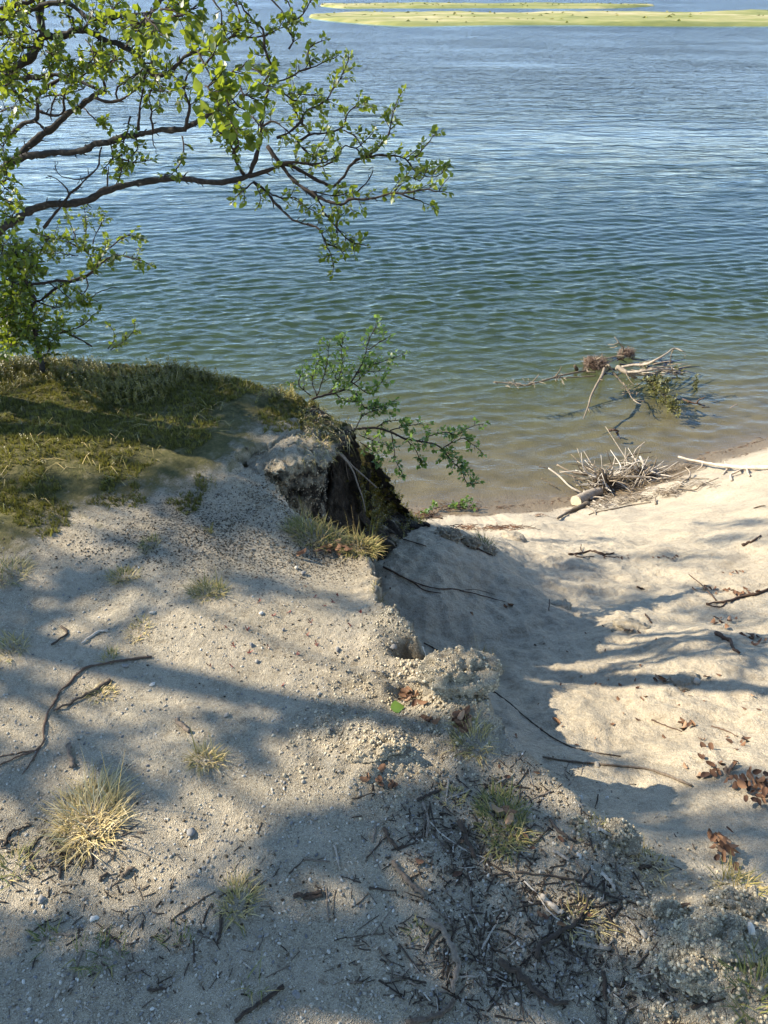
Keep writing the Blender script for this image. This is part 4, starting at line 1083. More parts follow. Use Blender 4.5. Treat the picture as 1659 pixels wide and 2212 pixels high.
# ------------------------------------------------------------------ trees outside the picture on the left whose crowns shade the bank
SHADE_A = [  # photo point, half sizes, leaf cover, distance towards the sun
    (30, 1310, 110, 45, 1.5, 5.6), (160, 1245, 120, 40, 1.5, 5.6), (300, 1185, 110, 32, 1.4, 5.8),
    (80, 1070, 200, 50, 0.5, 6.0), (330, 1020, 150, 40, 0.4, 6.2), (480, 1070, 230, 60, 0.9, 6.2), (650, 1010, 120, 70, 0.9, 6.2), (620, 1130, 170, 45, 0.8, 6.2),
    (600, 1545, 150, 36, 1.4, 5.2), (470, 1610, 110, 40, 1.2, 5.2), (60, 1690, 110, 50, 1.4, 5.0), (210, 1640, 110, 34, 1.2, 5.2), (360, 1700, 110, 30, 0.8, 5.0), (20, 1470, 60, 36, 0.9, 5.4),
    (560, 1280, 110, 20, 0.8, 5.8), (740, 1300, 60, 20, 0.8, 5.8),
    (100, 2130, 260, 100, 2.4, 4.6), (420, 2100, 260, 110, 2.4, 4.7), (620, 1990, 180, 100, 2.4, 4.8), (800, 1890, 190, 110, 2.2, 4.9), (930, 1770, 150, 80, 1.8, 5.0), (250, 2190, 300, 60, 2.2, 4.6), (540, 2120, 200, 90, 2.2, 4.7), (770, 2020, 170, 110, 2.2, 4.8), (690, 1860, 110, 60, 1.6, 4.9)]
SHADE_C = [
    (700, 2160, 320, 100, 2.0, 4.6), (1010, 2090, 300, 150, 1.8, 4.7), (1130, 1880, 200, 110, 1.3, 4.9), (1330, 2110, 300, 150, 1.7, 4.8), (1560, 2020, 200, 160, 1.5, 5.0),
    (1010, 1680, 120, 40, 0.9, 5.2), (1180, 1760, 150, 40, 0.7, 5.2)]
SHADE_B = [
    (940, 1240, 110, 60, 1.05, 7.6), (1000, 1330, 140, 50, 1.05, 7.6), (1000, 1185, 120, 25, 0.99, 7.8), (1180, 1350, 150, 32, 0.93, 7.8), (1330, 1290, 180, 30, 0.81, 8.2),
    (1420, 1390, 200, 28, 0.81, 7.8), (1580, 1330, 160, 30, 0.74, 8.2), (1200, 1230, 150, 22, 0.81, 8.2), (1420, 1200, 170, 16, 0.87, 8.6), (1590, 1170, 120, 16, 0.81, 8.8), (1620, 1130, 90, 8, 0.74, 9.0), (1280, 1165, 90, 6, 0.68, 8.8),
    (1500, 1760, 200, 70, 0.81, 6.0), (1620, 1850, 120, 70, 0.87, 6.0), (1340, 1640, 60, 25, 0.50, 6.2), (1560, 1700, 130, 24, 0.50, 6.2)]

def shade_tree(blobs, base, top, seed, label):
    r = np.random.default_rng(seed)
    base = np.array([base[0], base[1], float(hz(base[0], base[1])) - 0.03])
    mbL = MB(); cents = []
    lv = np.array([[0, 0, 0], [.45, .36, .06], [1, 0, 0], [.45, -.36, .06]]); lf = np.array([[0, 2, 1], [0, 3, 2]])
    for (px, py, rx, ry, cov, s) in blobs:
        ga = G([px - rx, px + rx, px, px], [py, py, py - ry, py + ry])
        area = np.linalg.norm(ga[1] - ga[0]) * np.linalg.norm(ga[3] - ga[2]) * math.pi / 4 * 0.62
        n = int(min(2600, 1.45 * cov * area / 0.00105)) + 20
        # clumpy distribution inside the patch
        m = max(6, n // 12)
        cx = r.normal(size=m) * 0.5; cy = r.normal(size=m) * 0.5
        k = r.integers(0, m, n)
        u = cx[k] + r.normal(size=n) * 0.2; v = cy[k] + r.normal(size=n) * 0.2
        g = G(px + u * rx, py + v * ry)
        cs = s + r.normal(size=m) * 0.30
        P = g + TOSUN * (cs[k] + r.normal(size=n) * 0.10)[:, None]
        Dd = unit(r.normal(size=(n, 3)) + np.array([0, 0, -0.4])); Nn = unit(TOSUN + r.normal(size=(n, 3)) * 0.7)
        mbL.stamp(lv, lf, P - base, frames(Dd, Nn), 0.042 + 0.022 * r.random(n), r.random(n))
        cents.append(P.mean(0))
    root = empty('birch_tree', base); tag(root, label, 'tree')
    T = np.array([base, base * 0.7 + np.array(top) * 0.3 + [0.1, 0.05, 0], base * 0.35 + np.array(top) * 0.65 - [0.08, 0, 0], np.array(top)])
    Q = catmull(T, 40)
    mb = MB(); tube(mb, Q - base, (0.085, 0.02), 9, 0.05, tint=0.5)
    obj('trunk', mb.mesh('trunk'), M_BARK, root)
    for c in cents:
        hgt = np.clip((c[2] - base[2]) / (top[2] - base[2]) - 0.22, 0.15, 0.97)
        st = Q[int(hgt * 39)]
        mid = (st + c) / 2 + r.normal(size=3) * 0.08 + [0, 0, 0.06]
        mb = MB(); tube(mb, catmull(np.array([st, mid, c]), 14) - base, (0.014, 0.004), 5, 0.08, tint=0.4)
        for q in range(5):
            e = c + r.normal(size=3) * 0.16
            tube(mb, np.array([c - base, (c + e) / 2 - base + r.normal(size=3) * 0.02, e - base]), (0.004, 0.002), 4, tint=0.4)
        obj('branch', mb.mesh('branch'), M_TWIGBARK, root)
    o = obj('foliage', mbL.mesh('foliage', smooth=False), M_LEAF, root); o['kind'] = 'stuff'

shade_tree(SHADE_A, (-4.35, 2.3), (-4.3, 2.7, 4.3), 51, 'birch left of the picture whose crown shades the sandy bank')
shade_tree(SHADE_C, (-3.5, 1.2), (-3.6, 1.7, 4.2), 53, 'birch beside the photographer whose crown shades the near ground')
def sky_block_tree(base, h, crown, n, seed, label):  # added out of view to cut sky light on the near ground
    """unseen birch added behind the viewpoint, its crown keeps sky light off the near ground"""
    r = np.random.default_rng(seed)
    base = np.array([base[0], base[1], float(hz(base[0], base[1])) - 0.03])
    root = empty('birch_tree', base); tag(root, label, 'tree')
    Q = catmull(np.array([[0, 0, 0], [.1, .05, h * .4], [0.0, .12, h * .75], [.05, .1, h]]), 30)
    mb = MB(); tube(mb, Q, (0.11, 0.02), 10, .05, tint=.6); obj('trunk', mb.mesh('trunk'), M_BARK, root)
    lv = np.array([[0, 0, 0], [.45, .36, .06], [1, 0, 0], [.45, -.36, .06]]); lf = np.array([[0, 2, 1], [0, 3, 2]])
    mbL = MB(); cx, cy, cz, rx, ry, rz = crown
    for k in range(26):
        c = np.array([cx, cy, cz]) + unit(r.normal(size=3)) * r.random() ** .4 * np.array([rx, ry, rz]) - base
        st = Q[int(np.clip(c[2] / h - .15, .25, .95) * 29)]
        mb = MB(); tube(mb, catmull(np.array([st, (st + c) / 2 + [0, 0, .12], c]), 10), (.02, .006), 5, .08, tint=.4)
        obj('branch', mb.mesh('branch'), M_TWIGBARK, root)
        m = n // 26; P = c + r.normal(size=(m, 3)) * np.array([.42, .42, .26])
        mbL.stamp(lv, lf, P, frames(r.normal(size=(m, 3)), np.tile([0, 0, 1.0], (m, 1)) + r.normal(size=(m, 3)) * .5), .07 + .03 * r.random(m), r.random(m))
    o = obj('foliage', mbL.mesh('foliage', smooth=False), M_LEAF, root); o['kind'] = 'stuff'

sky_block_tree((0.4, -2.6), 5.5, (0.5, -0.9, 3.6, 2.0, 1.5, 0.8), 8500, 57, 'unseen birch added right behind the viewpoint to block sky light')
sky_block_tree((3.6, -1.4), 5.5, (3.2, -1.1, 3.9, 1.5, 1.3, 1.1), 5200, 58, 'unseen birch added behind and right of the viewpoint to block sky light')
sky_block_tree((-2.6, -2.0), 5.0, (-2.3, -1.6, 3.6, 1.4, 1.2, 1.0), 5200, 59, 'unseen birch added behind and left of the viewpoint to block sky light')
shade_tree(SHADE_B, (-5.6, 2.9), (-5.2, 4.6, 5.2), 52, 'birch farther left whose crown shades the sand slope')

# ------------------------------------------------------------------ low growth on the moss
def inpoly(n, poly, r, box):
    out = []
    while sum(map(len, out)) < n:
        X = r.uniform(box[0], box[1], 4 * n); Y = r.uniform(box[2], box[3], 4 * n)
        k = sdf_poly(X, Y, poly) > 0
        out.append(np.stack([X[k], Y[k]], -1))
    return np.concatenate(out)[:n]

def upright(n, r, lean=0.35):
    a = r.random(n) * 6.283
    Z = unit(np.stack([np.cos(a) * lean * r.random(n), np.sin(a) * lean * r.random(n), np.ones(n)], -1))
    b = r.random(n) * 6.283
    X = np.stack([np.cos(b), np.sin(b), np.zeros(n)], -1)
    return frames(X - Z * np.sum(X * Z, 1)[:, None], Z)

def sprig(r, n=13):
    """dwarf-shrub sprig one unit high: thin stem with small oval leaves"""
    V = [[-.012, 0, 0], [.012, 0, 0], [0, .0, 1.0]]; T = [[0, 1, 2]]
    for k in range(n):
        h = 0.18 + 0.82 * (k + r.random() * .5) / n; a = k * 2.4 + r.random(); l = (0.20 + 0.06 * r.random()) * (1.1 - 0.3 * h); w = l * 0.30
        d = np.array([math.cos(a), math.sin(a), 0.55]); d /= np.linalg.norm(d); sd = np.array([-math.sin(a), math.cos(a), 0.0])
        p = np.array([0, 0, h]); b = len(V)
        V += [p, p + d * l * .5 + sd * w, p + d * l, p + d * l * .5 - sd * w]
        T += [[b, b + 1, b + 2], [b, b + 2, b + 3]]
    return np.array(V, float), np.array(T)

def mossclump(r, n=8):
    V = []; T = []
    for k in range(n):
        a = r.random() * 6.28; q = r.random() * .5; b = len(V)
        p = np.array([math.cos(a) * q, math.sin(a) * q, 0]); t = p * 1.7 + [0, 0, .5 + .5 * r.random()]
        s = np.array([-math.sin(a), math.cos(a), 0]) * .13
        V += [p - s, p + s, t]; T += [[b, b + 1, b + 2]]
    return np.array(V, float), np.array(T)

def lowgrowth():
    r = np.random.default_rng(61)
    edge = U_POLY
    SHRUB = np.vstack([[[-4, 3.6]], pl([(0, 770), (300, 795), (560, 835), (690, 872), (650, 890), (520, 868), (420, 880), (330, 905), (150, 900), (0, 930)]), [[-4, 2.7]]])
    mb = MB()
    P = inpoly(4600, SHRUB, r, (-2.6, 0.1, 2.2, 3.6))
    P2 = inpoly(1100, MOSS_POLY, r, (-2.6, 0.1, 1.8, 3.6))
    k2 = (pn(P2[:, 0] * 3, P2[:, 1] * 3, 1.0) + 0.3 * (P2[:, 1] - 2.5)) > 0.0
    P = np.vstack([P, P2[k2]])
    ok = hz(P[:, 0], P[:, 1]) > -0.2; P = P[ok]; n = len(P)
    gap = pn(P[:, 0] * 2.6, P[:, 1] * 2.6, 6.0)
    P = P[gap > -0.28]; n = len(P)
    pos = np.stack([P[:, 0], P[:, 1], hz(P[:, 0], P[:, 1]) - 0.006], -1)
    far = sst(2.6, 3.3, P[:, 1])
    hgt = (0.024 + 0.018 * far) * (0.6 + 0.8 * r.random(n)) * (1 + 0.5 * pn(P[:, 0] * 4, P[:, 1] * 4, 3.0))
    pat = 0.5 + 0.75 * pn(P[:, 0] * 3.1, P[:, 1] * 3.1, 9.0)
    tint = np.clip(0.6 * pat + 0.6 * r.random(n) - 0.02, 0, 1)
    for k in range(3):
        tv, tf = sprig(r, 11 + 2 * k); q = slice(k, None, 3)
        mb.stamp(tv, tf, pos[q], upright(len(pos[q]), r, .5), hgt[q], tint[q])
    tag(mb.build('dwarf_shrubs', M_COVER, smooth=False), 'low mat of olive green berry shrubs along the top of the bank', 'shrubs', kind='stuff')
    # the plants clinging to the spur under the overhang
    mb = MB(); n = 1500
    s = r.random(n) * 1.05 - 0.08; w = r.normal(size=n) * 0.05 - 0.015
    dx, dy = SP_B[0] - SP_A[0], SP_B[1] - SP_A[1]; l = math.hypot(dx, dy)
    X = SP_A[0] + dx * s + dy / l * w; Y = SP_A[1] + dy * s - dx / l * w
    pos = np.stack([X, Y, hz(X, Y) - .005], -1)
    tv, tf = sprig(r, 12)
    mb.stamp(tv, tf, pos, upright(n, r, 1.2), 0.035 + 0.035 * r.random(n), np.clip(r.random(n) * .7, 0, 1))
    tag(mb.build('bank_plants', M_COVER, smooth=False), 'dark small leaved plants clinging to the steep bank below the overhang', 'plants', kind='stuff')
    # sprigs, moss and bleached grass on the lip and the ridge of the undercut bank
    m = ((FACE_U > FACE_CUM[7]) & (FACE_W < 0.16)) | ((FACE_U > FACE_CUM[4]) & (FACE_W <= 0.0)) | ((FACE_U > FACE_CUM[9]) & (FACE_W < 0.5))
    cand = FACE_V[m]
    mb = MB(); n = 1500; pos = cand[r.integers(0, len(cand), n)] + r.normal(size=(n, 3)) * .006
    for k in range(2):
        tv, tf = sprig(r, 11); q = slice(k, None, 2)
        mb.stamp(tv, tf, pos[q], upright(len(pos[q]), r, 1.6), .018 + .032 * r.random(len(pos[q])), np.clip(.1 + .7 * r.random(len(pos[q])), 0, 1))
    tag(mb.build('lip_plants', M_COVER, smooth=False), 'small olive plants and moss on the lip and ridge of the undercut bank', 'plants', kind='stuff')
    m = (FACE_U > FACE_CUM[3]) & (FACE_W < 0.03) & (FACE_V[..., 2] > -.25)
    cand = FACE_V[m]; mb = MB()
    for k in range(420):
        p = cand[r.integers(0, len(cand))] + r.normal(size=3) * .004; a = r.normal() * .8 - .7; L = .02 + .05 * r.random()
        d = np.array([math.cos(a), math.sin(a), 0]); sd = np.array([-math.sin(a), math.cos(a), 0]) * .0010
        up = r.uniform(-.3, 1.0); q1 = p + d * L * .4 + [0, 0, L * .5 * up]; q2 = q1 + d * L * .5 + [0, 0, L * (up - 1.1) * .7]
        mb.add([p - sd, p + sd, q1 - sd, q1 + sd, q2], [[0, 1, 3], [0, 3, 2], [2, 3, 4]], np.clip(.6 + .25 * r.normal(), 0, 1))
    tag(mb.build('lip_grass', M_STRAW, smooth=False), 'bleached grass fringe hanging over the lip of the bank', 'grass', kind='stuff')
    # crumbs of soil sticking to the broken face
    m = (FACE_U > FACE_CUM[1] - .02) & (FACE_U < FACE_CUM[7]) & (FACE_W < 0.95)
    cand = FACE_V[m]; q = r.integers(0, len(cand), 2600); sz = .0015 + .0075 * r.random(2600) ** 3.0
    mb = MB(); cv = np.array([[1, 0, 0], [-1, 0, 0], [0, 1, 0], [0, -1, 0], [0, 0, 1], [0, 0, -1.0], ]) * np.array([1.2, .9, .7]); cf = np.array([[0, 2, 4], [2, 1, 4], [1, 3, 4], [3, 0, 4], [2, 0, 5], [1, 2, 5], [3, 1, 5], [0, 3, 5]])
    mb.stamp(cv, cf, cand[q], frames(r.normal(size=(2600, 3)), r.normal(size=(2600, 3))), sz, np.clip(.38 + .25 * r.normal(size=2600), 0, 1))
    tag(mb.build('face_crumbs', M_CLOD, smooth=False), 'crumbs of grey soil on the broken bank face', 'crumbs', kind='stuff')
    # moss
    mb = MB()
    P = np.stack([r.uniform(-2.3, 0.05, 34000), r.uniform(1.6, 3.45, 34000)], -1)
    sm = sdf_poly(P[:, 0], P[:, 1], MOSS_POLY)
    P = P[(0.55 * fbm(P[:, 0] * 4, P[:, 1] * 4, 2.0, 3) + 1.0 * np.clip(sm, -0.45, 0.45) > 0.03) & (hz(P[:, 0], P[:, 1]) > -0.25) & ((sdf_poly(P[:, 0], P[:, 1], U_POLY) > 0.0) | (P[:, 0] < -0.65))][:17000]; n = len(P)
    pos = np.stack([P[:, 0], P[:, 1], hz(P[:, 0], P[:, 1]) - 0.004], -1)
    tint = np.clip(0.45 + 0.6 * pn(P[:, 0] * 4, P[:, 1] * 4, 5.0) + 0.2 * r.normal(size=n), 0, 1)
    for k in range(3):
        tv, tf = mossclump(r); q = slice(k, None, 3)
        mb.stamp(tv, tf, pos[q], upright(len(pos[q]), r, .4), 0.010 + 0.014 * r.random(len(pos[q])), tint[q])
    tag(mb.build('moss', M_MOSS, smooth=False), 'brown and olive moss carpet on the shaded left bank', 'moss', kind='stuff')
    # dead straw lying in the moss
    mb = MB(); P = inpoly(500, MOSS_POLY, r, (-2.2, 0.1, 1.8, 3.3))
    for (x, y) in P:
        if pn(x * 3, y * 3, 7.0) < -0.15: continue
        a = r.random() * 6.28; L = 0.03 + 0.06 * r.random(); z = float(hz(x, y))
        d = np.array([math.cos(a), math.sin(a), 0]) * L; sd = np.array([-math.sin(a), math.cos(a), 0]) * 0.0011
        p = np.array([x, y, z + 0.004 + 0.008 * r.random()]); mid = p + d * .5 + [0, 0, 0.006 + 0.02 * r.random()]; e = p + d + [0, 0, 0.004 * r.random()]
        mb.add([p - sd, p + sd, mid - sd, mid + sd, e], [[0, 1, 3], [0, 3, 2], [2, 3, 4]], 0.25 + 0.5 * r.random())
    tag(mb.build('dead_straw', M_STRAW, smooth=False), 'thin dead straw strewn over the moss', 'straw', kind='stuff')
lowgrowth()

# ------------------------------------------------------------------ grass tufts
def blades(mb, r, c, rb, h, n, tint, spread=0.9, w=0.0011, tall=0):
    ba = r.random() * 6.283; bias = np.array([math.cos(ba), math.sin(ba)]) * 0.9
    el_s = 0.7 + 0.6 * r.random()
    for k in range(n + tall):
        a = r.random() * 6.283; q = rb * math.sqrt(r.random())
        x, y = c[0] + math.cos(a) * q * el_s, c[1] + math.sin(a) * q / el_s
        p = np.array([x, y, float(hz(x, y)) - 0.004])
        if p[2] < c[2] - 0.06: p[2] = c[2] - 0.02
        a2 = a + r.normal() * 0.9
        ov = np.array([math.cos(a2), math.sin(a2)]) + bias * r.random()
        a2 = math.atan2(ov[1], ov[0]); out = np.array([math.cos(a2), math.sin(a2), 0])
        L = h * (0.25 + 0.95 * r.random() ** 1.2); ln = spread * (2.2 if r.random() < .22 else 1.0) * (0.15 + q / rb) * (0.4 + 0.8 * r.random())
        if k >= n: L = h * (1.6 + 1.1 * r.random()); ln = 0.35 * r.random()
        sd = np.array([-math.sin(a2), math.cos(a2), 0]) * w * (0.7 + 0.6 * r.random())
        pts = []; q0 = p.copy(); el = math.atan2(1.0, ln)
        for s in range(4):
            pts.append(q0)
            e = el - s * (0.25 + 0.35 * r.random()) * (0.6 if k < n else 0.12)
            q0 = q0 + (out * math.cos(e) + np.array([0, 0, math.sin(e)])) * L / 3.2
            gz = float(hz(q0[0], q0[1])) if s < 3 else -9
            if q0[2] < gz + 0.003 and gz < c[2] + 0.05: q0[2] = gz + 0.003
        P = np.array(pts)
        V = [P[0] - sd, P[0] + sd, P[1] - sd * .9, P[1] + sd * .9, P[2] - sd * .6, P[2] + sd * .6, P[3]]
        mb.add(V, [[0, 1, 3], [0, 3, 2], [2, 3, 5], [2, 5, 4], [4, 5, 6]], np.clip(tint + r.normal() * 0.16, 0, 1))

TUFTS = [  # x, y, radius, height, blades, tint, spread, tall stalks, label
    (195, 1768, .072, .095, 620, .74, 1.2, 6, 'largest straw yellow grass tuft, sunlit on the sand at lower left'),
    (445, 1640, .030, .055, 170, .58, 1.0, 4, 'small tan grass tuft with a long thin stalk, right of the big straw tuft'),
    (515, 1948, .034, .055, 150, .55, 1.1, 2, 'small tan grass tuft in the shade below the big straw tuft'),
    (450, 1278, .045, .060, 240, .42, 1.2, 8, 'green and tan grass tuft with tall seed stalks in mid sand'),
    (265, 1245, .038, .045, 170, .50, 1.1, 1, 'reddish brown matted grass tuft left of the tall stalked one'),
    (325, 1175, .034, .04, 130, .38, 1.1, 0, 'faded olive grass tuft just below the dark mossy ground'),
    (22, 1238, .06, .06, 240, .5, 1.1, 0, 'yellow green grass tuft at the left edge beside the moss'),
    (14, 1402, .05, .06, 200, .55, 1.1, 0, 'yellow green grass tuft cut by the left edge, level with the pale stick'),
    (678, 1158, .075, .085, 520, .36, .9, 8, 'broad green grass tuft on the bench, left of the pile of dead leaves'),
    (778, 1178, .055, .085, 480, .43, 1.0, 8, 'dense green gold grass tuft at the very edge, right of the dead leaves'),
    (816, 1292, .018, .045, 70, .68, 1.1, 0, 'tiny golden grass tuft on the corner of the sand edge'),
    (1040, 1446, .045, .115, 300, .62, 1.0, 8, 'golden grass tuft with long arching blades behind the sand clod'),
    (1085, 1775, .060, .062, 420, .34, 1.2, 5, 'round green grass tuft holding a few dead leaves amid the twigs'),
    (1018, 1598, .045, .055, 190, .55, 1.3, 0, 'thin straw grass hanging below the sand clod'),
    (300, 1362, .040, .035, 110, .62, 1.2, 0, 'sparse pale grass tuft between the pale stick and the forked branch'),
    (238, 1420, .020, .045, 60, .42, 1.0, 0, 'little green grass tuft growing against the forked branch'),
    (218, 1500, .032, .035, 110, .56, 1.2, 0, 'tan grass tuft beside the end of the thick dark stick'),
    (1400, 1860, .045, .045, 110, .72, 1.2, 0, 'pale straw wisps on the crumbling edge at lower right'),
    (1255, 1985, .040, .05, 70, .62, 1.3, 0, 'thin pale grass wisps on bare sand amid the twigs'),
    (1612, 1925, .055, .065, 180, .5, 1.1, 3, 'dull grass tuft on the sand mound at the right edge'),
    (1640, 2140, .055, .07, 190, .22, 1.1, 0, 'green grass clump in the bottom right corner'),
    (1046, 1175, .05, .10, 110, .14, .8, 0, 'dark green grass tuft on the slope beside the fallen soil clods'),
    (712, 893, .030, .055, 90, .72, .9, 3, 'golden grass wisps on the lip above the overhang'),
    (640, 1000, .025, .03, 50, .6, 1.0, 0, 'short straw wisps on the upper sand face'),
    (215, 2060, .040, .05, 60, .18, 1.3, 0, 'sparse green grass shoots in the deep shade at lower left'),
    (105, 2030, .022, .05, 24, .16, 1.2, 0, 'few green blades standing alone near the lower left corner'),
    (28, 1872, .035, .05, 70, .30, 1.2, 0, 'green grass shoots among dead moss at the left edge'),
    (385, 2030, .022, .04, 24, .2, 1.2, 0, 'few green blades in shade right of the lower left shoots'),
    (548, 2130, .02, .07, 14, .3, 1.0, 2, 'thin green blades at the bottom beside a long dark stick'),
    (1290, 1790, .04, .04, 60, .5, 1.3, 0, 'short straw wisps right of the round green tuft'),
    (980, 1720, .03, .035, 60, .5, 1.3, 0, 'short straw wisps left of the round green tuft'),
    (905, 2010, .02, .035, 26, .25, 1.2, 0, 'few green shoots among the twigs at bottom centre')]
def tufts():
    for k, (px, py, rb, h, n, ti, sp, tall, lab) in enumerate(TUFTS):
        r = np.random.default_rng(700 + k)
        c = G(px, py)[0]; mb = MB()
        blades(mb, r, c, rb, h * .85, n, ti, sp * 1.35, tall=tall)
        tag(mb.build('grass_tuft', M_STRAW, origin=c, smooth=False), lab, 'grass tuft', 'grass tufts on the sand')
    # small leafy herb in the middle of the shaded sand
    for (px, py, lab) in [(440, 1050, 'small leafy green herb in the shaded sand below the moss'), (452, 1148, 'tiny green seedling below the leafy herb')]:
        r = np.random.default_rng(px); c = G(px, py)[0]; mb = MB(); n = 26 if px == 440 else 7
        a = r.random(n) * 6.28; q = .05 * np.sqrt(r.random(n)) * (1 if n > 10 else .4)
        tv, tf = sprig(r, 10)
        X = c[0] + np.cos(a) * q; Y = c[1] + np.sin(a) * q * .7
        mb.stamp(tv, tf, np.stack([X, Y, hz(X, Y) - .003], -1), upright(n, r, .8), .022 + .016 * r.random(n), .3 + .3 * r.random(n))
        tag(mb.build('herb', M_COVER, origin=c, smooth=False), lab, 'herb')
    # red sorrel seedlings
    r = np.random.default_rng(77)
    S = [(490, 1356), (535, 1362), (624, 1322), (672, 1345), (684, 1392), (590, 1330), (700, 1310), (720, 1300), (662, 1372), (505, 1395), (540, 1410), (580, 1400), (500, 1438), (610, 1480), (755, 1350), (640, 1415), (730, 1288), (560, 1300), (780, 1325), (455, 1440), (300, 1378), (680, 1290)]
    for (px, py) in S:
        c = G(px, py)[0]; mb = MB()
        for k in range(int(r.integers(3, 7))):
            a = r.random() * 6.28; L = .004 + .009 * r.random(); d = np.array([math.cos(a), math.sin(a), .2 + .8 * r.random()]) * L; sd = np.array([-math.sin(a), math.cos(a), 0]) * .0018
            p = np.array([0, 0, .001]); mb.add([p - sd * .4, p + sd * .4, p + d * .6 - sd, p + d * .6 + sd, p + d], [[0, 1, 3], [0, 3, 2], [2, 3, 4]], r.random())
        o = mb.build('red_seedling', M_RED, smooth=False); o.location = Vector(c)
        tag(o, 'tiny dark red seedling on the sunlit sand near the edge', 'seedling', 'red seedlings on the sand')
tufts()

# ------------------------------------------------------------------ sticks and roots lying on the sand
def lay(pts, sx=1.0, ox=0.0, oy=0.0, r=0.003, lift=0.0, n=None):
    """path on the ground below traced photo points"""
    p = np.array(pts, float)
    q = catmull(np.column_stack([ox + p[:, 0] * sx, oy + p[:, 1] * sx, np.zeros(len(p))]), n or max(6, 4 * len(p)))
    g = G(q[:, 0], q[:, 1])
    # keep the distance from the viewpoint continuous where the path crosses a broken edge
    dist = np.linalg.norm(g - CAM, axis=1)
    step = np.hypot(np.diff(q[:, 0]), np.diff(q[:, 1])) / F * dist[:-1]
    d2 = dist.copy()
    for i in range(1, len(g)):
        d2[i] = min(dist[i], d2[i - 1] + 2.2 * step[i - 1] + .004)
    for i in range(len(g) - 2, -1, -1):
        d2[i] = min(d2[i], d2[i + 1] + 2.2 * step[i] + .004)
    g = CAM + (g - CAM) * (d2 / dist)[:, None]
    g[:, 2] = g[:, 2] + r * 0.8 + lift
    return g

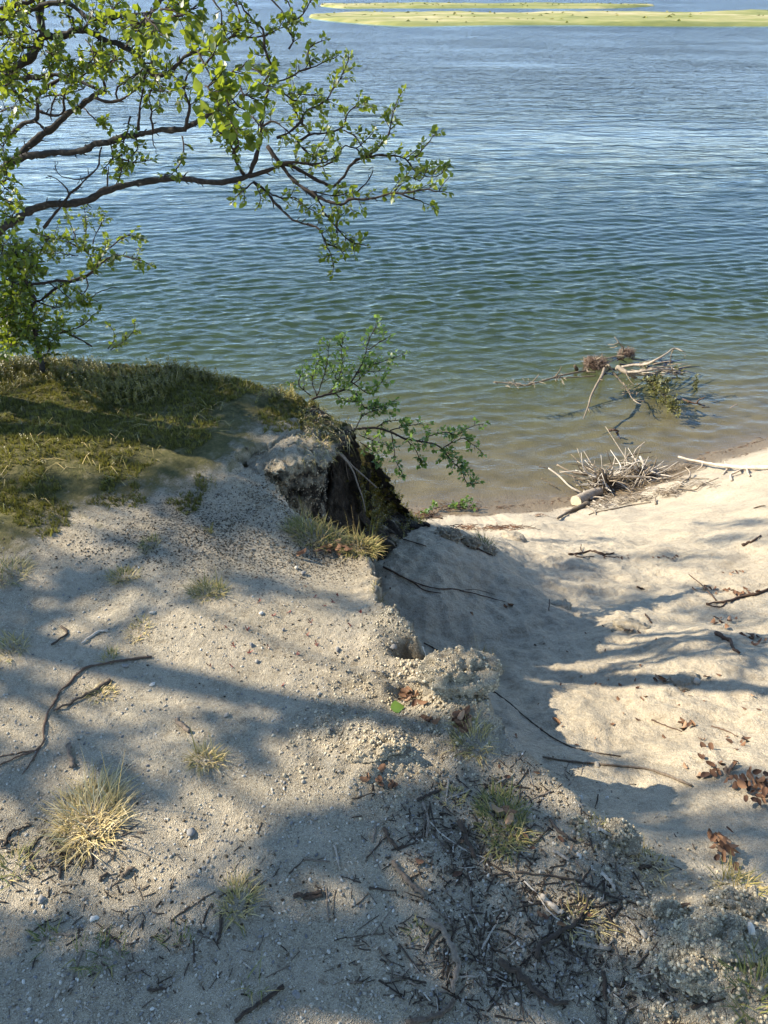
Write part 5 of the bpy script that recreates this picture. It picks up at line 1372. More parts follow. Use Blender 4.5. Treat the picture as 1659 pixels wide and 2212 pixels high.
C4 = dict(sx=.5291, oy=1261.8); C5 = dict(sx=.5701, ox=713.2, oy=1371.5); C6 = dict(sx=.5370, ox=768.0, oy=1069.8); CS = dict(sx=.2811, ox=603.4, oy=685.7)
STICKS = [  # name, list of paths (points, r0, r1), frame, tint, material, label
    ('fallen_branch', [([(620, 300), (520, 312), (440, 325), (350, 345), (300, 390), (250, 440), (220, 490), (190, 540), (180, 600), (185, 640), (150, 680), (80, 705), (0, 740), (-60, 760)], .0042, .0022), ([(150, 680), (80, 690), (0, 706)], .002, .0015), ([(165, 670), (120, 740), (90, 780)], .0022, .0013)], C4, .30, 'R', 'long reddish brown forked branch lying on the sunlit sand at left'),
    ('stick', [([(455, 395), (400, 430), (320, 475), (220, 520)], .0070, .003)], C4, .34, 'S', 'thick dark stick lying beside the long forked branch'),
    ('stick', [([(440, 195), (400, 200), (335, 245)], .0045, .0040)], C4, .9, 'S', 'bent silvery white stick on the sand at left'),
    ('stick', [([(250, 175), (275, 205), (210, 250)], .004, .003)], C4, .22, 'S', 'dark hooked stick left of the silvery white one'),
    ('stick', [([(720, 560), (745, 580), (775, 605)], .0065, .0055)], C4, .5, 'S', 'short thick grey stick above the small tan tuft'),
    ('stick', [([(280, 660), (290, 705), (305, 750)], .0065, .006)], C4, .5, 'S', 'short knobbly grey stick above the big straw tuft'),
    ('stick', [([(1200, 1275), (1260, 1270), (1315, 1262)], .005, .005), ([(1240, 1285), (1320, 1275)], .005, .004)], C4, .15, 'S', 'pair of short dark stick pieces alone on shaded sand'),
    ('stick', [([(410, 1215), (440, 1180)], .005, .004)], C4, .3, 'S', 'short dark stick below the big straw tuft'),
    ('stick', [([(500, 1195), (545, 1160)], .006, .006)], C4, .45, 'S', 'short stub of grey stick just right of a dark one below the straw tuft'),
    ('stick', [([(1160, 1645), (1060, 1710), (960, 1790)], .005, .0045)], C4, .12, 'S', 'long black stick at the bottom edge'),
    ('stick', [([(20, 1070), (40, 1020), (90, 1000), (130, 985)], .0035, .002)], C4, .12, 'S', 'thin black crooked stick left of the big straw tuft'),
    ('stick', [([(900, 1340), (905, 1400), (890, 1470)], .004, .003)], C4, .12, 'S', 'thin black stick below the small tan shaded tuft'),
    ('stick', [([(605, 1660), (660, 1655), (700, 1640)], .003, .002)], C4, .15, 'S', 'thin black stick in deep shade at lower left'),
    ('stick', [([(360, 1085), (420, 1120), (460, 1180), (485, 1250), (470, 1310), (460, 1360)], .0075, .0055)], C5, .58, 'S', 'thick curved grey stick with a white broken end at bottom centre'),
    ('stick', [([(240, 860), (280, 920), (330, 970), (355, 995)], .0065, .0050)], C5, .46, 'S', 'straight grey stick above the thick curved one'),
    ('stick', [([(203, 733), (225, 775), (255, 810)], .005, .004)], C5, .25, 'S', 'dark stick continuing above the straight grey one'),
    ('stick', [([(800, 995), (840, 1030), (880, 1060)], .0062, .0055)], C5, .78, 'S', 'short thick pale barkless stick at lower right'),
    ('root', [([(735, 935), (790, 990), (820, 1040), (880, 1090), (1000, 1130)], .0022, .0016)], C5, .9, 'S', 'thin white root curving past the pale barkless stick'),
    ('stick', [([(1015, 740), (1080, 775), (1115, 820)], .0045, .0035)], C5, .85, 'S', 'bent pale stick near the crumbling edge, upper of two'),
    ('stick', [([(1025, 905), (1060, 935), (1080, 975)], .0045, .0035)], C5, .85, 'S', 'bent pale stick near the crumbling edge, lower of two'),
    ('stick', [([(845, 820), (905, 855)], .0042, .004)], C5, .75, 'S', 'short pale stick right of the round green tuft'),
    ('root', [([(370, 705), (440, 770), (520, 820), (590, 850)], .002, .0014)], C5, .85, 'S', 'thin pale root left of the round green tuft'),
    ('stick', [([(485, 710), (520, 780), (550, 850)], .0075, .004)], C5, .2, 'S', 'thick dark stick at the foot of the round green tuft'),
    ('stick', [([(830, 700), (880, 760), (935, 785)], .0045, .003)], C5, .35, 'S', 'dark and pale broken stick right of the round green tuft'),
    ('stick', [([(780, 1230), (800, 1180), (870, 1130), (940, 1090), (975, 1000)], .0062, .003)], C5, .18, 'S', 'dark crooked stick rising through the litter at lower right'),
    ('stick', [([(640, 1240), (680, 1270), (740, 1320), (830, 1390), (900, 1400)], .0078, .004)], C5, .2, 'S', 'thickest dark stick near the bottom edge right of the curved one'),
    ('stick', [([(700, 900), (930, 930), (1050, 985), (1170, 1025)], .0026, .002)], C5, .25, 'S', 'long thin dark stick across the litter at lower right'),
    ('stick', [([(940, 1170), (1000, 1185), (1060, 1190)], .0045, .004)], C5, .65, 'S', 'grey stick with a pale end below the thin white root'),
    ('stick', [([(1035, 1280), (1045, 1390)], .0045, .004)], C5, .12, 'S', 'upright black stick near the bottom right litter'),
    ('stick', [([(290, 1475), (420, 1440), (470, 1388)], .006, .005)], C5, .4, 'S', 'stout grey stick at the bottom edge below the curved one'),
    ('stick', [([(1170, 890), (1215, 878)], .005, .005)], C5, .2, 'S', 'short dark stick poking out of the crumbling edge'),
    ('stick', [([(350, 635), (370, 700), (365, 770)], .0035, .003)], C5, .6, 'S', 'thin grey stick standing left of the pale root'),
    ('stick', [([(330, 630), (380, 605), (420, 590)], .0045, .003)], C5, .15, 'S', 'dark stick below the leaves of the sand clod'),
    ('root', [([(805, 465), (900, 480), (1000, 490), (1100, 500), (1200, 510), (1290, 540), (1370, 575)], .0035, .0045), ([(905, 482), (890, 520), (900, 540)], .0015, .001), ([(960, 488), (950, 530)], .0015, .001)], C5, .52, 'S', 'long grey root sticking out over the sand slope at right'),
    ('root', [([(600, 200), (680, 260), (750, 320), (820, 375), (900, 420), (1000, 445), (1100, 462)], .0028, .0022)], C5, .2, 'S', 'long dark root running down from the sand clod'),
    ('root', [([(112, 290), (170, 320), (240, 355), (310, 375), (400, 380), (500, 405), (600, 430)], .0055, .002), ([(230, 350), (280, 385), (345, 395)], .004, .002), ([(420, 385), (480, 380), (560, 400)], .002, .001)], C6, .2, 'R', 'dark branching root lying on the shaded slope below the grassy edge'),
    ('root', [([(275, 595), (340, 630), (400, 665)], .003, .002)], C6, .15, 'R', 'thin dark root under the lip of the sand edge'),
    ('root', [([(268, 615), (278, 650), (290, 690), (302, 730)], .0042, .004)], C6, .95, 'S', 'short white root in the gap between edge and sand clod'),
    ('fallen_branch', [([(1408, 440), (1490, 430), (1560, 410), (1610, 400), (1660, 380)], .005, .009), ([(1340, 320), (1400, 370), (1450, 425)], .003, .004), ([(1490, 430), (1470, 450), (1410, 442)], .004, .003)], C6, .15, 'R', 'dark forked branch on the slope at the right edge'),
    ('fallen_branch', [([(1448, 560), (1500, 590), (1520, 625), (1540, 640)], .011, .006)], C6, .2, 'R', 'thick dark twiggy branch below the forked one at the right edge'),
    ('fallen_branch', [([(858, 240), (910, 236), (950, 226), (1000, 240), (1040, 235)], .009, .005), ([(915, 236), (905, 215), (908, 200)], .005, .003), ([(960, 228), (1010, 248), (1060, 250)], .005, .003), ([(880, 240), (900, 250), (960, 248)], .005, .003)], C6, .08, 'R', 'black twiggy branch in the upper middle of the sand slope'),
    ('stick', [([(1555, 205), (1600, 185), (1628, 168)], .010, .006)], C6, .1, 'R', 'black stick high on the slope near the right edge'),
    ('stick', [([(1190, 905), (1250, 930), (1310, 952)], .003, .002)], C6, .2, 'R', 'thin dark stick next to dead leaves on the sunlit slope'),
    ('stick', [([(1430, 930), (1480, 945), (1535, 972)], .003, .002)], C6, .3, 'R', 'thin brown stick on the sunlit slope at right'),
    ('stick', [([(1165, 480), (1190, 515)], .005, .004)], C6, .1, 'R', 'short black stick on the shaded slope'),
    ('stick', [([(780, 420), (778, 465)], .003, .002)], C6, .2, 'R', 'thin upright twig on the shaded slope'),
    ('stick', [([(1130, 370), (1160, 380)], .006, .004)], C6, .1, 'R', 'short dark stick in the middle of the shaded slope'),
    ('stick', [([(835, 1405), (950, 1500), (1040, 1560), (1150, 1610)], .012, .009)], CS, .08, 'R', 'long black branch sliding down below the overhang'),
    ('fallen_branch', [([(1020, 1545), (1100, 1548), (1180, 1535), (1250, 1550)], .016, .012)], CS, .05, 'R', 'short black branch stub at the foot of the steep bank'),
    ('root', [([(820, 1625), (900, 1680), (1000, 1720), (1130, 1760)], .003, .002)], CS, .15, 'R', 'thin dark root on the sand below the steep bank'),
    ('root', [([(1390, 1700), (1450, 1760), (1540, 1790), (1640, 1840)], .008, .004)], CS, .1, 'R', 'dark root trailing from the fallen soil clods')]

def sticks():
    for k, (name, paths, fr, ti, mt, lab) in enumerate(STICKS):
        mb = MB(); org = None
        for (pts, r0, r1) in paths:
            P = lay(pts, r=max(r0, r1), **fr)
            if org is None: org = P[0].copy()
            P[1:-1] += rng.normal(size=(len(P) - 2, 3)) * r0 * 0.25
            tube(mb, P, (r0 * .85, r1 * .85), 7, 0.13, tint=ti)
        tag(mb.build(name, M_STICK if mt == 'S' else M_ROOT, origin=org), lab, 'root' if name == 'root' else ('branch' if name == 'fallen_branch' else 'stick'))
    LPX, _ly, LPD = project(catmull(LIP_K, 60)); _o = np.argsort(LPX); LPX, LPD = LPX[_o], LPD[_o]
    # pale roots hanging in the dark hollow: they stand free in front of the soil
    def free(pts, r0, r1, lab, ti, off=(0.03, 0.05)):
        p = np.array(pts, float)
        q = catmull(np.column_stack([CS['ox'] + p[:, 0] * CS['sx'], CS['oy'] + p[:, 1] * CS['sx'], np.zeros(len(p))]), 5 * len(p))
        d0 = np.interp(q[0, 0], LPX, LPD) - .012
        P = at(q[:, 0], q[:, 1], d0 + np.linspace(0, off[1] * 2.0, len(q)))
        mb = MB(); tube(mb, P, (r0, r1), 6, 0.10, tint=ti)
        tag(mb.build('root', M_STICK, origin=P[0]), lab, 'root')
    free([(445, 1030), (520, 1110), (570, 1190), (600, 1280), (640, 1390), (660, 1490)], .0042, .0026, 'longest grey root hanging down across the dark hollow', .58)
    free([(470, 1040), (560, 1140), (650, 1220), (750, 1310)], .0042, .0030, 'grey root slanting right across the dark hollow', .52)
    free([(510, 1110), (520, 1190), (535, 1250)], .0022, .0015, 'short thin root hanging from the longest grey one', .5)
    r = np.random.default_rng(91)
    for k in range(26):
        x, y = r.uniform(400, 620), r.uniform(960, 1200)
        L = r.uniform(60, 200); pts = [(x, y), (x + r.normal() * 12, y + L * .4), (x + r.normal() * 20, y + L * .7), (x + r.normal() * 25, y + L)]
        free(pts, .0011, .0007, 'hair thin rootlet dangling in the dark hollow under the turf', .25, (.008, .03))
        bpy.context.scene.collection.objects[-1]['group'] = 'rootlets under the overhang'
sticks()

# ------------------------------------------------------------------ loose twigs (many look alike)
def twigs():
    r = np.random.default_rng(101)
    meshes = []
    for k in range(14):
        L = 1.0; n = 7
        P = np.column_stack([np.linspace(-.5, .5, n), np.cumsum(r.normal(size=n)) * .035, np.abs(r.normal(size=n)) * .01])
        mb = MB(); tube(mb, P, (0.045 + .03 * r.random(), 0.035), 5, .12, tint=[.08, .15, .22, .3, .12, .42, .2, .1, .6, .18, .8, .14, .26, .5][k])
        if k % 4 == 1:
            tube(mb, np.array([P[3], P[3] + [.12, .14, .02], P[3] + [.25, .22, .03]]), (.03, .015), 4, tint=.2)
        me = mb.mesh('twig'); me.materials.append(M_STICK); meshes.append(me)
    Z = [(1000, 1820, 190, 120, 62, 'short dark twig in the dense litter left of the round green tuft'),
         (1010, 2080, 220, 120, 78, 'short dark twig in the litter around the curved grey stick'),
         (1230, 1950, 170, 130, 56, 'short dark twig on the shaded sand right of the round green tuft'),
         (1330, 2130, 200, 80, 34, 'short dark twig near the bottom right corner'),
         (1130, 1690, 160, 50, 18, 'short dark twig between the sand clod and the round green tuft'),
         (300, 1960, 300, 170, 26, 'small dark twig on the sand at lower left'),
         (120, 1830, 110, 60, 12, 'small dark twig among dead moss left of the straw tuft'),
         (700, 1850, 170, 150, 14, 'small dark twig on the bare shaded sand in lower middle')]
    for (cx, cy, sx, sy, n, lab) in Z:
        px = cx + np.clip(r.normal(size=n) * .5, -1, 1) * sx; py = np.minimum(cy + np.clip(r.normal(size=n) * .5, -1, 1) * sy, 2230)
        g = G(px, py); nn = hnorm(g[:, 0], g[:, 1], .02)
        a = r.random(n) * 6.283
        Dv = np.stack([np.cos(a), np.sin(a), r.normal(size=n) * .08], -1)
        R = frames(Dv - nn * np.sum(Dv * nn, 1)[:, None] * .9, nn)
        for i in range(n):
            L = r.uniform(.018, .075); k = int(r.integers(0, 14)); th = r.uniform(.4, .95) * min(1.0, .045 / L)
            o = bpy.data.objects.new('twig', meshes[k]); COL.objects.link(o)
            m = np.eye(4); m[:3, :3] = R[i] @ np.diag([L, L * th, L * th]); m[:3, 3] = g[i] + nn[i] * L * th * .035
            o.matrix_world = Matrix(m.tolist())
            tone = ['black', 'black', 'dark brown', 'brown', 'black', 'grey', 'dark brown', 'black', 'pale grey', 'dark brown', 'bleached', 'black', 'brown', 'grey'][k]
            ln = 'tiny' if L < .03 else ('short' if L < .048 else 'long')
            fk = 'forked ' if k % 4 == 1 else ('thick ' if th > .9 else '')
            rest = lab.split(' twig ', 1)[1]
            tag(o, f'{ln} {tone} {fk}twig {rest}', 'twig', 'twigs ' + rest)
twigs()

# ------------------------------------------------------------------ dead leaves
def litter():
    r = np.random.default_rng(111)
    meshes = []
    nu, nv = 6, 5
    for k in range(10):
        V = []
        cu, cv, tw = r.uniform(.3, 1.6), r.uniform(-2.2, 2.6), r.normal() * .5
        for i in range(nu):
            u = i / (nu - 1); w = .40 * math.sin(math.pi * min(1, u * .93 + .05)) ** .7 * (1.12 - .45 * u)
            for j in range(nv):
                v = (j / (nv - 1) * 2 - 1) * w
                V.append([u - .5, v * math.cos(v * cv * 1.2), .18 * cu * (u - .5) ** 2 * 2 + abs(v) ** 1.3 * cv * .38 + tw * v * (u - .5) + .025 * r.normal()])
        idx = np.arange(nu * nv).reshape(nu, nv); T = []
        for i in range(nu - 1):
            for j in range(nv - 1):
                T += [[idx[i, j], idx[i + 1, j], idx[i + 1, j + 1]], [idx[i, j], idx[i + 1, j + 1], idx[i, j + 1]]]
        V = np.array(V); V[:, 2] -= V[:, 2].min() * .6
        me = fast_mesh('dead_leaf', V, np.array(T), 3, True, {'tint': np.full(len(V), [.2, .45, .6, .35, .75, .5, .3, .9, .55, .15][k])})
        me.materials.append(M_LITTER); meshes.append(me)
    def put(px, py, L, k, lift, lab, grp, tilt=.5):
        g = G(px, py)[0]; nn = hnorm(g[0:1], g[1:2], .02)[0]
        nn = unit(nn + r.normal(size=3) * tilt * .5)
        a = r.random() * 6.283; R = frames(np.array([[math.cos(a), math.sin(a), r.normal() * tilt * .4]]), nn[None])[0]
        o = bpy.data.objects.new('dead_leaf', meshes[k]); COL.objects.link(o)
        m = np.eye(4); m[:3, :3] = R * L; m[:3, 3] = g + np.array([0, 0, .003 + lift]); o.matrix_world = Matrix(m.tolist())
        if grp:
            tone = ['very dark', 'brown', 'tan', 'dark brown', 'orange brown', 'mid brown', 'dark', 'pale tan', 'reddish', 'blackish'][k]
            lab = tone + ' ' + ('large ' if L > .036 else ('small ' if L < .02 else '')) + lab.replace('tiny ', '').replace('small ', '').replace('pale brown ', '').replace('dead brown ', 'dead ').replace('brown ', '').replace('dark ', '', 1).replace('coppery ', '')
        tag(o, lab, 'leaf', grp)
    CL = [(715, 1190, 55, 10, 20, .040, .02, 'dead brown leaf in the pile between the two edge tufts'),
          (885, 1508, 22, 16, 12, .032, .014, 'coppery dead leaf in the sunlit pocket beside the sand clod'),
          (1000, 1562, 28, 26, 16, .034, .008, 'dead brown leaf caught under the sand clod'),
          (925, 1556, 20, 7, 5, .030, .004, 'dark dead leaf in front of the sand clod'),
          (825, 1685, 28, 18, 9, .028, .003, 'dead leaf in the crumbly hollow below the sand clod'),
          (1090, 1765, 30, 25, 4, .030, .02, 'dead leaf caught in the round green tuft'),
          (1622, 1702, 36, 30, 38, .031, .03, 'dead brown leaf in the big pile on the slope at right'),
          (1545, 1668, 50, 14, 14, .034, .006, 'dead leaf strung out left of the big pile on the slope'),
          (1552, 1838, 22, 20, 24, .034, .035, 'dark dead leaf in the stacked heap at lower right'),
          (1470, 1468, 45, 9, 14, .034, .004, 'pale brown leaf in the loose group on the sunlit slope'),
          (1483, 1573, 18, 10, 6, .036, .008, 'dead leaf in the small clump with a thin stick on the slope'),
          (1100, 1310, 14, 5, 5, .040, .006, 'dead leaf at the end of the dark branching root'),
          (1368, 1360, 10, 6, 5, .040, .006, 'dead leaf at a lump on the shaded slope'),
          (1560, 1342, 24, 14, 13, .034, .015, 'dark dead leaf in the round heap on the shaded slope'),
          (1635, 1378, 22, 14, 12, .036, .015, 'dark dead leaf in the heap at the right edge'),
          (1535, 1275, 38, 6, 13, .032, .008, 'dead leaf in the strip above the dark forked branch'),
          (1610, 1282, 36, 6, 11, .034, .008, 'dead leaf in the strip behind the dark forked branch'),
          (1590, 1238, 34, 4, 7, .03, .006, 'dead leaf in the upper strip near the right edge'),
          (1430, 1205, 40, 4, 7, .03, .006, 'dead leaf in the strip high on the slope'),
          (1330, 1205, 30, 3, 6, .03, .004, 'dead leaf beside the black twiggy branch'),
          (1120, 1820, 260, 260, 16, .022, .002, 'small dead leaf scattered in the twig litter'),
          (1400, 1530, 200, 90, 36, .019, .002, 'small brown leaf flake strewn over the sunlit slope'),
          (1250, 1400, 180, 50, 12, .019, .002, 'small brown leaf flake strewn over the shaded slope'),
          (1530, 1610, 120, 40, 12, .028, .003, 'brown leaf strewn on the slope above the big pile'),
          (680, 1265, 160, 30, 5, .016, .001, 'tiny dead leaf on the bench below the edge tufts')]
    for (cx, cy, sx, sy, n, L, hh, lab) in CL:
        for i in range(n):
            put(cx + r.normal() * sx * .6, cy + r.normal() * sy * .6, L * r.uniform(.5, .98), int(r.integers(0, 10)), hh * r.random(), lab, 'dead leaves ' + lab.split(' leaf ', 1)[-1].split(' flake ', 1)[-1])
    for (px, py, L, lab) in [(650, 1202, .036, 'single orange brown leaf left of the dead leaf pile'), (985, 1486, .026, 'single orange leaf lying on top of the sand clod'), (1200, 1562, .035, 'single dark leaf in the shadow on the slope'),
                             (1475, 1968, .034, 'curled tan leaf in the small gully at lower right'), (1018, 1330, .03, 'lone orange leaf at the shadow edge on the slope')]:
        put(px, py, L, 4, .006, lab, None, .25)
    g = G(860, 1535)[0]
    v = LV.copy(); v[:, 1] *= 1.15; me = fast_mesh('green_leaf', v * .040, LF, 3, True, {'tint': np.full(len(v), 1.0)})
    o = obj('green_leaf', me, mat_leaf('fresh green leaf', (.16, .26, .04), (.20, .32, .05), (.3, .4, .05), .25)); o.location = Vector(g + [-.02, .0, .010]); o.rotation_euler = (.25, .1, .25)
    tag(o, 'single fresh green leaf lying beside the coppery leaves', 'leaf')
litter()

# ------------------------------------------------------------------ pebbles, gravel, crumbs, clods
_ph = (1 + 5 ** .5) / 2
ICO = np.array([[-1, _ph, 0], [1, _ph, 0], [-1, -_ph, 0], [1, -_ph, 0], [0, -1, _ph], [0, 1, _ph], [0, -1, -_ph], [0, 1, -_ph], [_ph, 0, -1], [_ph, 0, 1], [-_ph, 0, -1], [-_ph, 0, 1]]) / 1.902
ICF = np.array([[0, 11, 5], [0, 5, 1], [0, 1, 7], [0, 7, 10], [0, 10, 11], [1, 5, 9], [5, 11, 4], [11, 10, 2], [10, 7, 6], [7, 1, 8], [3, 9, 4], [3, 4, 2], [3, 2, 6], [3, 6, 8], [3, 8, 9], [4, 9, 5], [2, 4, 11], [6, 2, 10], [8, 6, 7], [9, 8, 1]])
OCT = np.array([[1, 0, 0], [-1, 0, 0], [0, 1, 0], [0, -1, 0], [0, 0, 1], [0, 0, -1.0]])
OCF = np.array([[0, 2, 4], [2, 1, 4], [1, 3, 4], [3, 0, 4], [2, 0, 5], [1, 2, 5], [3, 1, 5], [0, 3, 5]])
def subdiv(V, T):
    V = list(map(tuple, V)); c = {}; out = []
    def mid(a, b):
        k = (min(a, b), max(a, b))
        if k not in c:
            m = unit(np.array(V[a]) + np.array(V[b])); c[k] = len(V); V.append(tuple(m))
        return c[k]
    for a, b, d in T:
        x, y, z = mid(a, b), mid(b, d), mid(d, a); out += [[a, x, z], [x, b, y], [z, y, d], [x, y, z]]
    return np.array(V), np.array(out)
IC2, ICF2 = subdiv(ICO, ICF)
IC3, ICF3 = subdiv(IC2, ICF2)
IC4, ICF4 = subdiv(IC3, ICF3)

def lump(V, seed, f, a):
    n = fbm(V[:, 0] * f + seed, V[:, 1] * f, V[:, 2] * f, 4)
    return V * (1 + a * n)[:, None]

def stones():
    r = np.random.default_rng(121)
    PB = [(412, 1800, .014, .32, 'blue grey pebble right of the big straw tuft'), (1255, 1725, .010, .9, 'white pebble right of the round green tuft'), (1620, 2010, .015, .85, 'white flat stone near the right bottom edge'),
          (565, 1326, .010, .9, 'white pebble on the sunlit bench'), (544, 1394, .011, .3, 'round grey pebble in the sunlit sand'), (612, 1362, .008, .3, 'small grey pebble above the red seedlings'),
          (490, 1546, .009, .5, 'greyish pebble on the shaded patch in mid sand'), (655, 1690, .008, .6, 'small pebble at the lower border of the sunlit sand'), (330, 1480, .009, .9, 'white pebble above the short grey stick'),
          (555, 1430, .009, .45, 'pebble beside the branch end'), (272, 1440, .011, .4, 'grey pebble under the end of the forked branch'), (655, 1240, .013, .35, 'grey pebble on the bench below the dead leaf pile'),
          (640, 1228, .010, .75, 'pale pebble beside the grey pebble on the bench'), (850, 1400, .013, .4, 'long grey pebble stuck in the crumbling edge'), (730, 1405, .010, .25, 'dark pebble near the crumbling edge'), (690, 1500, .008, .7, 'pale pebble left of the crumbling edge'),
          (1290, 1655, .012, .55, 'grey pebble on the slope beside the long root'), (1310, 1725, .007, .95, 'pinkish white pebble beside the white one'), (1505, 1475, .018, .7, 'pale stone lump amid leaves on the sunlit slope'), (1250, 1850, .009, .8, 'white pebble amid the twigs'),
          (205, 1985, .010, .9, 'white pebble in the lit band at lower left'), (640, 2150, .010, .35, 'blue grey pebble at the bottom edge'), (1390, 2020, .010, .6, 'pale pebble at the little gully'), (90, 1945, .011, .4, 'grey pebble in the lower left corner'), (330, 1325, .010, .75, 'pale pebble above the silvery stick')]
    for k, (px, py, rr, ti, lab) in enumerate(PB):
        v = lump(lump(IC2, k * 3.1, .9, .6), k + .5, 2.2, .25) * np.array([1.2, .85, .6]) * rr * .68
        me = fast_mesh('pebble', v, ICF2, 3, k % 3 == 0, {'tint': np.full(len(v), ti)})
        o = obj('pebble', me, M_STONE); g = G(px, py)[0]; o.location = Vector(g + [0, 0, rr * .35]); o.rotation_euler = (r.normal() * .15, r.normal() * .15, r.random() * 6)
        tag(o, lab, 'pebble', 'pebbles on the sand')
    # fine litter of twig bits and needles
    mb = MB()
    for (cx, cy, sx, sy, m) in [(1010, 1850, 190, 130, 380), (1020, 2090, 240, 110, 430), (1250, 1960, 190, 140, 320), (1340, 2140, 220, 70, 170), (1120, 1700, 170, 60, 120), (120, 1840, 130, 60, 160), (300, 2000, 330, 150, 160)]:
        g = G(cx + r.normal(size=m) * sx * .55, np.minimum(cy + r.normal(size=m) * sy * .55, 2228))
        for p in g:
            a = r.random() * 6.28; L = .006 + .022 * r.random() ** 1.6; d = np.array([math.cos(a), math.sin(a), r.normal() * .12]) * L
            tube(mb, np.array([p - d * .5, p + r.normal(size=3) * L * .05, p + d * .5]) + [0, 0, .0016], .0006 + .0012 * r.random(), 3, tint=np.clip(.3 + .28 * r.normal(), 0, 1))
    tag(mb.build('twig_litter', M_STICK, smooth=False), 'fine dark litter of twig bits among the larger twigs', 'litter', kind='stuff')
    # lumps of sand on the slope
    for k, (px, py, rr, lab) in enumerate([(1365, 1358, .055, 'sand lump on the shaded slope with dead leaves against it'), (1112, 1168, .07, 'grey soil lump on the crest of the slope'), (1210, 1310, .04, 'small sand lump on the shaded slope'), (1480, 1475, .045, 'sunlit crusty sand lump on the slope among leaves')]):
        v = lump(lump(lump(IC4, k * 2.3, 1.2, .28), k + 9., 5., .22), k + 4., 14., .10) * np.array([1.4, 1.0, .45]) * rr
        me = fast_mesh('sand_lump', v, ICF4, 3, True, {'fine': np.full(len(v), .6), 'crust': np.full(len(v), .2)})
        o = obj('sand_lump', me, M_GROUND); g = G(px, py)[0]; o.location = Vector(g); o.rotation_euler = (0, 0, r.random() * 6)
        tag(o, lab, 'sand lump')
    # gravel
    mb = MB(); n = 10000
    px = r.uniform(-60, 1500, n); py = 1080 + 1150 * r.random(n) ** .75
    X, Y = onplane(px, py)[:, 0], onplane(px, py)[:, 1]
    keep = (sdf_poly(X, Y, P1_POLY) > 0.0); X, Y = X[keep], Y[keep]; n = len(X)
    s = .0011 + .0030 * r.random(n) ** 3.0
    pos = np.stack([X, Y, hz(X, Y) + s * .25], -1)
    an = r.random(n) * 6.28; Dv = np.stack([np.cos(an), np.sin(an), np.zeros(n)], -1)
    v = lump(ICO, 2.2, 1.3, .5) * np.array([1.2, .9, .7])
    ti = np.clip(r.choice([.25, .5, .62, .68, .85], n, p=[.17, .31, .30, .18, .04]) + r.normal(size=n) * .08, 0, 1)
    mb.stamp(v, ICF, pos, frames(Dv, np.tile([0, 0, 1.0], (n, 1)) + r.normal(size=(n, 3)) * .3), s, ti)
    tag(mb.build('gravel', M_STONE, smooth=False), 'coarse grains of gravel strewn over the sandy bench', 'gravel', kind='stuff')
    # dark lichen crumbs
    mb = MB(); C = [(600, 1080, 130, 60, 1500), (700, 1190, 120, 60, 1000), (430, 1160, 160, 60, 1100), (250, 1180, 200, 50, 700), (1150, 1950, 260, 170, 600), (1050, 1750, 180, 90, 250), (550, 1350, 330, 130, 350), (400, 1900, 400, 250, 350)]
    for (cx, cy, sx, sy, m) in C:
        px = cx + r.normal(size=m) * sx * .6; py = cy + r.normal(size=m) * sy * .6
        g = G(px, np.minimum(py, 2225)); s = .0011 + .0026 * r.random(m) ** 1.6
        an = r.random(m) * 6.28
        mb.stamp(OCT * np.array([1.4, .9, .45]), OCF, g + np.array([0, 0, .0015]), frames(np.stack([np.cos(an), np.sin(an), .3 * r.normal(size=m)], -1), np.tile([0, 0, 1.0], (m, 1))), s, np.clip(.3 + r.random(m) * .5, 0, 1))
    tag(mb.build('lichen_crumbs', M_SOD, smooth=False), 'dark dry lichen and bark crumbs peppering the sand', 'crumbs', kind='stuff')
    # sand crumbs at the broken edges
    mb = MB()
    for (px, py, rad) in CRUMBS + [(985, 1470, .09), (1000, 1500, .10), (950, 1520, .08), (1020, 1490, .06), (900, 1440, .08), (870, 1330, .07)]:
        c = onplane(px, py); m = 300
        X = c[0] + r.normal(size=m) * rad * .6; Y = c[1] + r.normal(size=m) * rad * .6
        s = .0014 + .0038 * r.random(m) ** 2.4
        an = r.random(m) * 6.28
        mb.stamp(lump(ICO, 5.1, 1.4, .7), ICF, np.stack([X, Y, hz(X, Y) + s * .3], -1), frames(np.stack([np.cos(an), np.sin(an), np.zeros(m)], -1), r.normal(size=(m, 3))), np.stack([s, s * (.7 + .4 * r.random(m)), s * (.6 + .4 * r.random(m))], -1), np.clip(.5 + .25 * r.normal(size=m), 0, 1))
    tag(mb.build('sand_crumbs', M_CLOD, smooth=False), 'crumbs of damp sand along the broken edge', 'crumbs', kind='stuff')

